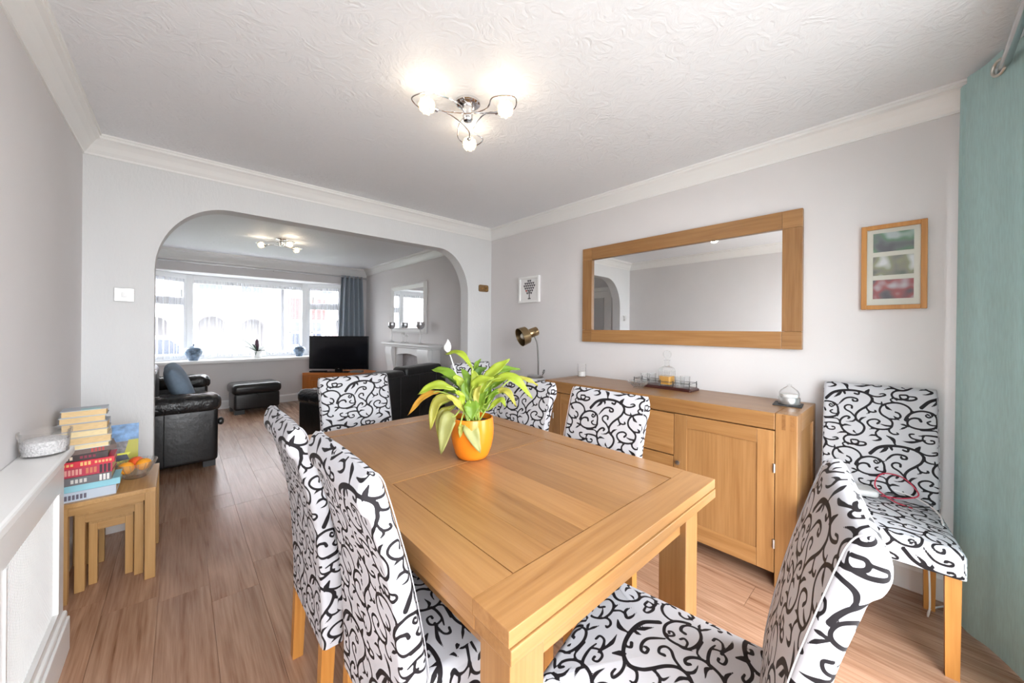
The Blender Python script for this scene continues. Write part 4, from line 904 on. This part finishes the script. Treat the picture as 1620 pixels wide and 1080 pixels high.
G().lathe([(0, 0), (.02, 0), (.034, .012), (.036, .03), (.02, .045), (0, .047)], 18).obj('recliner_knob', LEATHER, t, (SD+.004, .07, .40), (0, PI/2, 0), smooth=True)
CUSH = mat('blue_grey_cushion_cloth', s2l(128, 146, 164), .9, noise=.06, nscale=40)
def cushion(loc, rot, label):
    g = G(); n = 24; rows = []
    for i in range(n+1):
        u = math.sin(-PI/2+PI*i/n)
        rows.append([(u*.21*(1-.07*v*v), v*.21*(1-.07*u*u), .085*((1-u*u)*(1-v*v))**.36) for v in [math.sin(-PI/2+PI*j/n) for j in range(n+1)]])
    g.quadgrid(rows); g.quadgrid([[(x, y, -z) for x, y, z in r] for r in rows])
    tag(g.obj('cushion', CUSH, None, loc, rot, smooth=True), label, 'cushion', 'cushions on the left sofa')
cushion((XL+.44, 4.83, .70), (0, PI/2-.40, .06), 'blue grey cushion leaning in the sofa corner next to the near arm')
cushion((XL+.43, 5.28, .70), (0, PI/2-.36, -.06), 'blue grey cushion standing behind the corner cushion on the sofa')
# ottoman
t = thing('ottoman', 'black leather storage footstool with padded lid', 'footstool', (.565, 6.60, 0), .07)
pillow(.02, .60, .02, .46, .06, .30, .03).obj('box', LEATHER, t, smooth=True)
pillow(-.005, .625, -.005, .485, .285, .44, .06, 6, .012).obj('lid', LEATHER, t, smooth=True)
for x in (.03, .46):
    for y in (.03, .35): B(x, x+.12, y, y+.10, 0, .062).obj('foot', mat('dark_grey_foot'), t)
G().prism([(.28, .285), (.34, .285), (.31, .245)], 'y', -.002, .024).obj('pull_tab', LEATHER, t)
# right sofa, back towards the dining room
ang = math.radians(21.7)
t = thing('leather_sofa', 'black leather sofa with its tall back turned to the dining room', 'sofa', (1.27, 3.665, 0), ang)
pillow(0, 1.48, .0, .16, .05, .74, .03).obj('back_panel', LEATHER, t, smooth=True)
for k in range(2): pillow(.05+k*.69, .05+k*.69+.685, .02, .26, .66, .795+.03*k, .04, 6, .010).obj('back_cushion', LEATHER, t, smooth=True)
G().tube([(.0, -.004, .735), (1.48, -.004, .735)], .005, 6).obj('piping', LEATHER, t, smooth=True)
for x in (.30, .62, .94, 1.26): G().tube([(x, -.003, .06), (x, -.004, .4), (x, -.002, .73)], .0035, 5).obj('seam', LEATHER, t)
for x0 in (0, 1.27):
    a_ = pillow(x0, x0+.21, .05, .88, .05, .50, .035).obj('arm', LEATHER, t, smooth=True)
    g = pillow(x0-.012, x0+.222, .12, .91, .46, .61, .06, 6, .008); g.v = [(x, y+.003*math.sin(x*40), z+(.007*math.sin(y*60+x*20) if z > .5 else 0)) for x, y, z in g.v]; g.obj('arm_pad', RUCH, a_, smooth=True)
pillow(.2, 1.28, .15, .86, .06, .34, .03).obj('seat_base', LEATHER, t, smooth=True)
for k in range(2): pillow(.215+k*.53, .215+k*.53+.525, .2, .89, .33, .47, .05, 6, .012).obj('seat_cushion', LEATHER, t, smooth=True)
for x in (.03, 1.37):
    for y in (.03, .75): B(x, x+.08, y, y+.08, 0, .055).obj('foot', mat('dark_grey_foot'), t)
# TV cabinet across the corner, television
CW = (wood('reddish_oak_upright', s2l(168, 96, 44), s2l(196, 122, 64), 'z', .35), wood('reddish_oak_along', s2l(168, 96, 44), s2l(196, 122, 64), 'x', .35))
ta = math.radians(-41)
t = thing('tv_cabinet', 'reddish oak corner television cabinet with panelled doors', 'cabinet', (1.55, 7.03, 0), ta)
WT = 1.22
G().prism([(0, 0), (WT, 0), (WT-.09, .36), (WT*.62, .60), (.24, .30), (.02, .03)], 'z', .47, .51).obj('top', CW[1], t, bevel=.003)
G().prism([(.01, .012), (WT-.01, .012), (WT-.10, .34), (WT*.62, .57), (.25, .28)], 'z', .03, .47).obj('carcass', CW[1], t)
for x in (0, WT-.07): B(x, x+.07, -.002, .06, 0, .47).obj('corner_post', CW[0], t, bevel=.002)
for k in range(2):
    x0 = .073+k*(WT-.146)/2; x1 = x0+(WT-.146)/2-.004; f_ = .07
    d = B(x0+f_, x1-f_, .002, .013, .05+f_, .45-f_).obj('door_panel', CW[0], t)
    for q in (B(x0, x0+f_, -.006, .0125, .05, .455), B(x1-f_, x1, -.006, .0125, .05, .455)): q.obj('door_stile', CW[0], t, bevel=.002)
    for q in (B(x0+f_, x1-f_, -.0055, .0125, .05, .05+f_), B(x0+f_, x1-f_, -.0055, .0125, .455-f_, .455)): q.obj('door_rail', CW[1], t, bevel=.002)
    G().lathe([(0, 0), (.006, 0), (.013, .012), (.013, .018), (0, .02)], 12).obj('knob', STEEL, t, (x1-.03 if k == 0 else x0+.03, -.006, .27), (PI/2, 0, 0), smooth=True)
tvd = 6.36; tc_ = FW*tvd+R0*((536-810)/577.36*tvd)
t = thing('television', 'flat black television on a low stand in the corner', 'television', (tc_.x, tc_.y, .51), -YAW)
TVW, TVH = 1.03, .575; BLK = mat('black_gloss_bezel', (.008, .008, .009), .25)
B(-TVW/2, TVW/2, 0, .035, .055, .055+TVH).obj('bezel', BLK, t, bevel=.004)
B(-TVW/2+.012, TVW/2-.012, -.002, .001, .072, .055+TVH-.012).obj('screen', mat('dark_screen', (.006, .006, .008), .12, spec=.4), t)
B(-.06, .06, .0, .03, .0, .06).obj('stand_neck', BLK, t); B(-.20, .20, -.09, .12, 0, .014).obj('stand_base', BLK, t, bevel=.004); B(-.012, .012, -.004, -.001, .058, .066).obj('badge', STEEL, t)
def tvpt(dx, dy): return (tc_.x+R0.x*dx+FW.x*dy, tc_.y+R0.y*dx+FW.y*dy, .51)
tag(pillow(-.13, .13, -.06, .06, 0, .028, .008).obj('set_top_box', BLK, None, tvpt(-.34, -.02), (0, 0, -YAW), smooth=True), 'flat black set top box at the window side of the television', 'set top box')
tag(pillow(-.10, .10, -.06, .06, 0, .035, .01).obj('router', mat('mid_grey_plastic', s2l(120, 124, 126), .4), None, tvpt(.33, -.02), (0, 0, -YAW), smooth=True), 'grey router box at the fireplace side of the television', 'router')
# fireplace
t = thing('fireplace_surround', 'white carved fireplace surround with arched opening', 'fireplace', (XR, 0, 0))
MAR = mat('white_fire_surround', s2l(228, 228, 228), .4)
y0, y1 = 4.47, 5.93; o0, o1 = 4.86, 5.62
B(-.23, -.001, y0-.06, y1+.06, 1.02, 1.055).obj('mantel_shelf', MAR, t, bevel=.008); B(-.19, -.001, y0-.02, y1+.02, .985, 1.02).obj('mantel_moulding', MAR, t, bevel=.01)
ar = [(y0+.02, .985), (y0+.02, 0), (o0, 0), (o0, .86)]+[(o0+(o1-o0)*k/12, .86+.035*math.sin(PI*k/12)) for k in range(1, 12)]+[(o1, .86), (o1, 0), (y1-.02, 0), (y1-.02, .985)]
G().prism(ar, 'x', -.13, -.001).obj('surround', MAR, t)
for ya, yb in ((y0+.03, o0-.05), (o1+.05, y1-.03)):
    g = G(); yc = (ya+yb)/2; hw = (yb-ya)/2
    prf = [(.04, 0), (.04, .10), (.025, .12), (.02, .5), (.03, .66), (.055, .80), (.07, .92), (.06, .985)]
    g.loft([[(-.13-d, yc-hw, z), (-.13-d, yc+hw, z), (-.129, yc+hw, z), (-.129, yc-hw, z)] for d, z in prf]); g.obj('corbel', MAR, t, smooth=True)
B(-.02, -.002, o0-.05, o1+.05, .0, .93).obj('back_panel', mat('grey_stone_panel', s2l(156, 152, 154), .7, noise=.12, nscale=30), t)
B(-.14, -.001, y0+.03, y1-.03, 0, .05).obj('hearth', MAR, t, bevel=.006)
tag(B(-.09, .0, -.06, .06, 0, .56).obj('fire_side_panel', BLACKM, None, (XR-.025, o1-.075, .05), bevel=.004), 'narrow black panel standing inside the fireplace opening', 'panel')
t = thing('fire_basket', 'low white grate holding a red bowl in the fireplace', 'grate', (XR-.10, 5.20, .05))
B(-.06, .06, -.17, .17, 0, .50).obj('grate_box', MAR, t, bevel=.01); G().lathe([(0, .5), (.04, .5), (.075, .545), (.07, .547), (.03, .51), (0, .508)], 20).obj('red_bowl', mat('red_glaze', s2l(196, 30, 52), .3), t, smooth=True)
# lounge mirror
t = thing('lounge_mirror', 'mirror in a wide white frame above the fireplace', 'mirror', (XR, 4.87, 1.205)); mw, mh, f_ = 1.19, .79, .085
B(-.016, -.001, .02, mw-.02, .02, mh-.02).obj('mirror_glass', MIRROR, t)
for q in (G().prism([(-.001, 0), (-.03, 0), (-.045, .03), (-.02, f_), (-.001, f_)], 'z', 0, mh), G().prism([(-.001, mw), (-.03, mw), (-.045, mw-.03), (-.02, mw-f_), (-.001, mw-f_)], 'z', 0, mh)): q.obj('frame_stile', GLOSSW, t)
for q in (G().prism([(-.001, 0), (-.03, 0), (-.045, .03), (-.02, f_), (-.001, f_)], 'y', f_*.3, mw-f_*.3), G().prism([(-.001, mh), (-.03, mh), (-.045, mh-.03), (-.02, mh-f_), (-.001, mh-f_)], 'y', f_*.3, mw-f_*.3)): q.obj('frame_rail', GLOSSW, t)
# mantel ornaments
SIL = mat('silver_mosaic_glass', (.5, .5, .52), .25, metal=.7, noise=.4, nscale=120)
for y, lb in ((5.80, 'silver mosaic goblet candle holder on the mantel end by the television'), (4.83, 'silver mosaic goblet candle holder on the mantel end by the sofa')):
    t = thing('goblet_holder', lb, 'candle holder', (XR-.13, y, 1.055), 0, 'silver goblets on the mantel')
    G().lathe([(0, 0), (.055, 0), (.05, .008), (.02, .018), (.009, .03), (.008, .20), (.014, .212), (0, .214)], 22).obj('stem', mat('pale_silver', (.7, .7, .7), .3, metal=.5), t, smooth=True)
    G().lathe([(0, .212), (.03, .218), (.056, .25), (.062, .29), (.055, .325), (.051, .325), (.057, .29), (.05, .255), (0, .225)], 22).obj('cup', SIL, t, smooth=True)
for y, hh, lb in ((5.40, .16, 'taller clear glass candlestick on the mantel'), (5.28, .13, 'shorter clear glass candlestick on the mantel')):
    t = thing('candlestick', lb, 'candlestick', (XR-.12, y, 1.055))
    G().lathe([(0, 0), (.035, 0), (.03, .01), (.008, .02), (.008, hh*.7), (.02, hh*.78), (.022, hh), (.018, hh), (0, hh*.8)], 18).obj('glass_stem', CUT, t, smooth=True); G().lathe([(0, hh*.8), (.014, hh*.8), (.014, hh*1.05), (0, hh*1.05)], 14).obj('candle', mat('pale_wax'), t, smooth=True)
# grey blue lounge curtain and pole
t = thing('curtain_pole', 'thin steel curtain pole across the bay window', 'curtain pole', (0, YW-.11, 2.235))
G().tube([(XL+.02, 0, 0), (XR-.07, 0, 0)], .011, 12).obj('pole', STEEL, t, smooth=True)
for x in (-.3, 1.16, 2.58): G().tube([(x, 0, 0), (x, .11, 0)], .008, 8).obj('bracket', STEEL, t, smooth=True)
G().lathe([(0, 0), (.013, 0), (.02, .015), (.02, .035), (0, .045)], 14).obj('finial', STEEL, t, (XR-.075, 0, 0), (0, PI/2, 0), smooth=True)
t = thing('lounge_curtain', 'grey blue eyelet curtain hanging at the fireplace side of the bay', 'curtain', (0, YW-.11, 0))
BLUEG = mat('grey_blue_cloth', s2l(150, 160, 170), .8, noise=.04, nscale=90); rows = []
for z, sp in ((.10, 1.18), (.7, 1.12), (1.2, 1.06), (1.8, .96), (2.26, .86)):
    rows.append([(2.41+(q-.5)*.44*sp, .045*math.sin(q*2*PI*5.0), z) for q in [k/90 for k in range(91)]])
g = G(); g.quadgrid(rows); o = g.obj('cloth', BLUEG, t, smooth=True); o.modifiers.new('thickness', 'SOLIDIFY').thickness = .002
for k in range(5): G().tube([(2.41+((k+.5)/5-.5)*.44*.87, .026*math.cos(a), 2.232+.026*math.sin(a)) for a in [2*PI*j/14 for j in range(15)]], .004, 6).obj('eyelet', STEEL, t, smooth=True)
# sill ornaments
VASE = mat('blue_crackle_glaze', s2l(96, 116, 138), .12, noise=.55, nscale=22, coat=.4)
def vase(x, y, s_, lb):
    t = thing('lidded_vase', lb, 'vase', (x, y, .765), 0, 'blue glazed vases on the sill')
    G().lathe([(r*s_, z*s_) for r, z in ((0, 0), (.058, 0), (.062, .008), (.092, .075), (.115, .135), (.112, .175), (.088, .203), (.05, .213), (0, .214))], 28).obj('body', VASE, t, smooth=True)
    G().lathe([(r*s_, z*s_) for r, z in ((0, .21), (.046, .212), (.03, .224), (.009, .23), (.012, .25), (0, .262))], 18).obj('lid', VASE, t, smooth=True)
vase(.155, 7.46, .98, 'large blue glazed lidded vase on the sill near the sofa'); vase(1.60, 7.50, .86, 'smaller blue glazed lidded vase on the sill behind the television')
t = thing('sill_plant', 'dark bromeliad in a white pot on the bay window sill', 'plant', (.965, 7.50, .765))
G().lathe([(0, 0), (.060, 0), (.064, .004), (.082, .115), (.077, .115), (.070, .1), (0, .1)], 26).obj('pot', GLOSSW, t, smooth=True)
DKL = mat('dark_green_leaf', s2l(42, 70, 50), .35, noise=.2)
rn = random.Random(11)
for k in range(14):
    a = k*2*PI/14*2.4; L_ = .17+.12*rn.random(); el = .35+.75*rn.random(); rows = []
    for i in range(9):
        q = i/8; rr_ = L_*q; z_ = .10+L_*(math.sin(el)*q*1.25-.75*q*q*math.cos(el)); hw = .016*math.sin(PI*min(1, q*.9+.1))**.7 if i < 8 else .001
        c = Vector((rr_*math.cos(a), rr_*math.sin(a), z_)); sd = Vector((-math.sin(a), math.cos(a), 0))
        rows.append([c-sd*hw+UP*hw*.3, c, c+sd*hw+UP*hw*.3])
    g = G(); g.quadgrid(rows); o = g.obj('leaf', DKL, t, smooth=True); o.modifiers.new('thickness', 'SOLIDIFY').thickness = .0015
g = G().lathe([(0, .09), (.014, .10), (.026, .16), (.034, .22), (.026, .25), (.03, .27), (.018, .30), (0, .32)], 9); g.obj('flower_spike', mat('plum_bract', s2l(64, 34, 54), .5), t, smooth=True)

# ================================================================== outside the bay
struct(B(-14, 16, -22, YB-.1, -.3, -.14).obj('ground_patio', mat('garden_paving', s2l(170, 169, 165), .9, noise=.08)))
struct(B(-30, 40, 8.4, 60, -.5, -.3).obj('ground', mat('grey_paving', s2l(150, 148, 146), .9, noise=.06)))
RENDER = mat('pale_render', s2l(172, 168, 168), .9, noise=.04); BRK = mat('brown_brick', s2l(150, 110, 96), .9, noise=.15, nscale=6); DKG = mat('dark_window_glass', s2l(48, 54, 70), .15); RED = mat('red_hung_tile', s2l(168, 62, 60), .8, noise=.1)
SLATE = mat('roof_tile', s2l(128, 84, 72), .9, noise=.1)
HY = 18.0
def house(x0, x1, label, wallm, arch=(), wins=(), red=None):
    t = thing('street_house', label, 'house', (0, HY, -.3)); o_ = .3
    out = [(x0, 0)]
    for (xa, xb, zt_) in sorted(arch):
        xc, hw = (xa+xb)/2, (xb-xa)/2; zc_ = zt_+o_-hw*.75
        out += [(xa, 0), (xa, zc_)]+[(xc-hw*math.cos(a), zc_+hw*.75*math.sin(a)) for a in [PI*k/12 for k in range(1, 12)]]+[(xb, zc_), (xb, 0)]
    out += [(x1, 0), (x1, 5.6), (x0, 5.6)]
    G().prism(out, 'y', 0, 1.1).obj('wall', wallm, t); B(x0, x1, 1.1, 6, 0, 5.6).obj('rear_wall', wallm, t)
    G().prism([(-.3, 5.55), (6.3, 5.55), (3, 7.6)], 'x', x0-.05, x1+.05).obj('roof', SLATE, t)
    for (xa, xb, za, zb) in wins:
        B(xa, xb, -.05, .02, za+o_, zb+o_).obj('window', UPVC, t); n = max(1, round((xb-xa)/.55)); ww = (xb-xa-.06)/n
        for k in range(n): B(xa+.06+k*ww, xa+k*ww+ww, -.06, -.045, za+o_+.06, zb+o_-.06).obj('window_pane', DKG, t)
        B(xa-.08, xb+.08, -.14, .0, za+o_-.09, za+o_).obj('window_sill', UPVC, t)
    for (xa, xb, zt_) in arch:
        xc, hw = (xa+xb)/2, (xb-xa)/2
        rim = [(xb+.06, zt_+o_-hw*.75)]+[(xc+(hw+.06)*math.cos(a), zt_+o_-hw*.75+(hw*.75+.06)*math.sin(a)) for a in [PI*k/12 for k in range(1, 12)]]+[(xa-.06, zt_+o_-hw*.75)]
        G().tube([(p[0], -.04, p[1]) for p in rim], .05, 6).obj('porch_rim', UPVC, t)
    if red:
        xa, xb, za, zb = red
        B(xa, xb, -.35, 0, 0, zb+o_).obj('bay', UPVC, t); n = int((zb-za)/.09)
        for k in range(n):
            zt_ = za+o_+k*.09; g = G(); g.box(xa-.02, xb+.02, -.40+.004*(k % 2), -.34, zt_, zt_+.087); g.obj('tile_course', RED, t)
        B(xa+.1, xb-.1, -.37, -.345, .55+o_, za+o_-.12).obj('window_pane', DKG, t)
        for k in (.0, .33, .66, 1.0): x = xa+.08+(xb-xa-.16)*k; B(x-.04, x+.04, -.385, -.34, .5+o_, za+o_-.05).obj('mullion', UPVC, t)
        B(xa, xb, -.385, -.34, 1.02+o_, 1.10+o_).obj('transom', UPVC, t)
house(-4.2, 3.15, 'pale rendered house across the road with two arched porches', RENDER, [(.50, 1.30, 1.68), (1.80, 2.60, 1.60), (-.9, -.35, 1.6)], [(.45, 1.25, 2.62, 3.9), (1.72, 2.55, 2.60, 3.9), (-2.2, -.9, .7, 2.0)])
house(3.28, 10.5, 'house across the road with a red tile hung bay', RENDER, [(5.3, 6.0, 1.7)], [(4.6, 5.2, 2.75, 4.0), (7, 8.2, .7, 2.0)], (3.34, 4.75, 1.62, 2.55))
def car(x, y, z0, colr, label, flip=1):
    t = thing('parked_car', label, 'car', (x, y, z0))
    pf = [(-1.95, .25), (1.95, .25), (2.0, .55), (1.85, .78), (1.0, .88), (.45, 1.32), (-.95, 1.36), (-1.75, .92), (-2.0, .85)]
    G().prism([(a*flip, b) for a, b in pf], 'y', -.82, .82).obj('body', colr, t, bevel=.06)
    G().prism([(a*flip, b) for a, b in [(.82, .90), (.40, 1.26), (-.2, 1.28), (-.2, .90)]], 'y', -.83, .83).obj('side_window', DKG, t); G().prism([(a*flip, b) for a, b in [(-.27, .90), (-.27, 1.28), (-.9, 1.27), (-1.4, .92)]], 'y', -.83, .83).obj('side_window', DKG, t)
    for wx in (-1.25, 1.25):
        for wy in (-.74, .74): G().tube([(wx*flip, wy-.1, .31), (wx*flip, wy+.1, .31)], .31, 18).obj('wheel', mat('tyre_black', (.02, .02, .02), .8), t, smooth=True)
car(-.6, 13.2, -.3, mat('white_car_paint', s2l(220, 222, 226), .2), 'white hatchback parked across the road near the porches'); car(4.6, 13.4, -.3, mat('silver_car_paint', s2l(150, 156, 164), .2, metal=.4), 'silver hatchback parked in front of the red tiled bay', -1)
# front hedge
t = thing('front_hedge', 'clipped green hedge in front of the bay window', 'hedge', (0, 10.2, -.3))
g = G(); rn = random.Random(4)
for k in range(2600):
    c = Vector((rn.uniform(-2.6, 4.6), rn.uniform(-.25, .25), rn.uniform(.0, .92))); a = Vector((rn.uniform(-1, 1), rn.uniform(-1, 1), rn.uniform(-1, 1))).normalized()*.05; b = a.orthogonal().normalized()*.025
    i = len(g.v); g.v += [tuple(c-a), tuple(c+b), tuple(c+a), tuple(c-b)]; g.f.append((i, i+1, i+2, i+3))
o = g.obj('foliage', mat('hedge_leaf', s2l(84, 112, 72), .7, noise=.4, nscale=5), t); o['kind'] = 'stuff'
B(-2.55, 4.55, -.2, .2, 0, .86).obj('hedge_core', mat('hedge_leaf'), t)
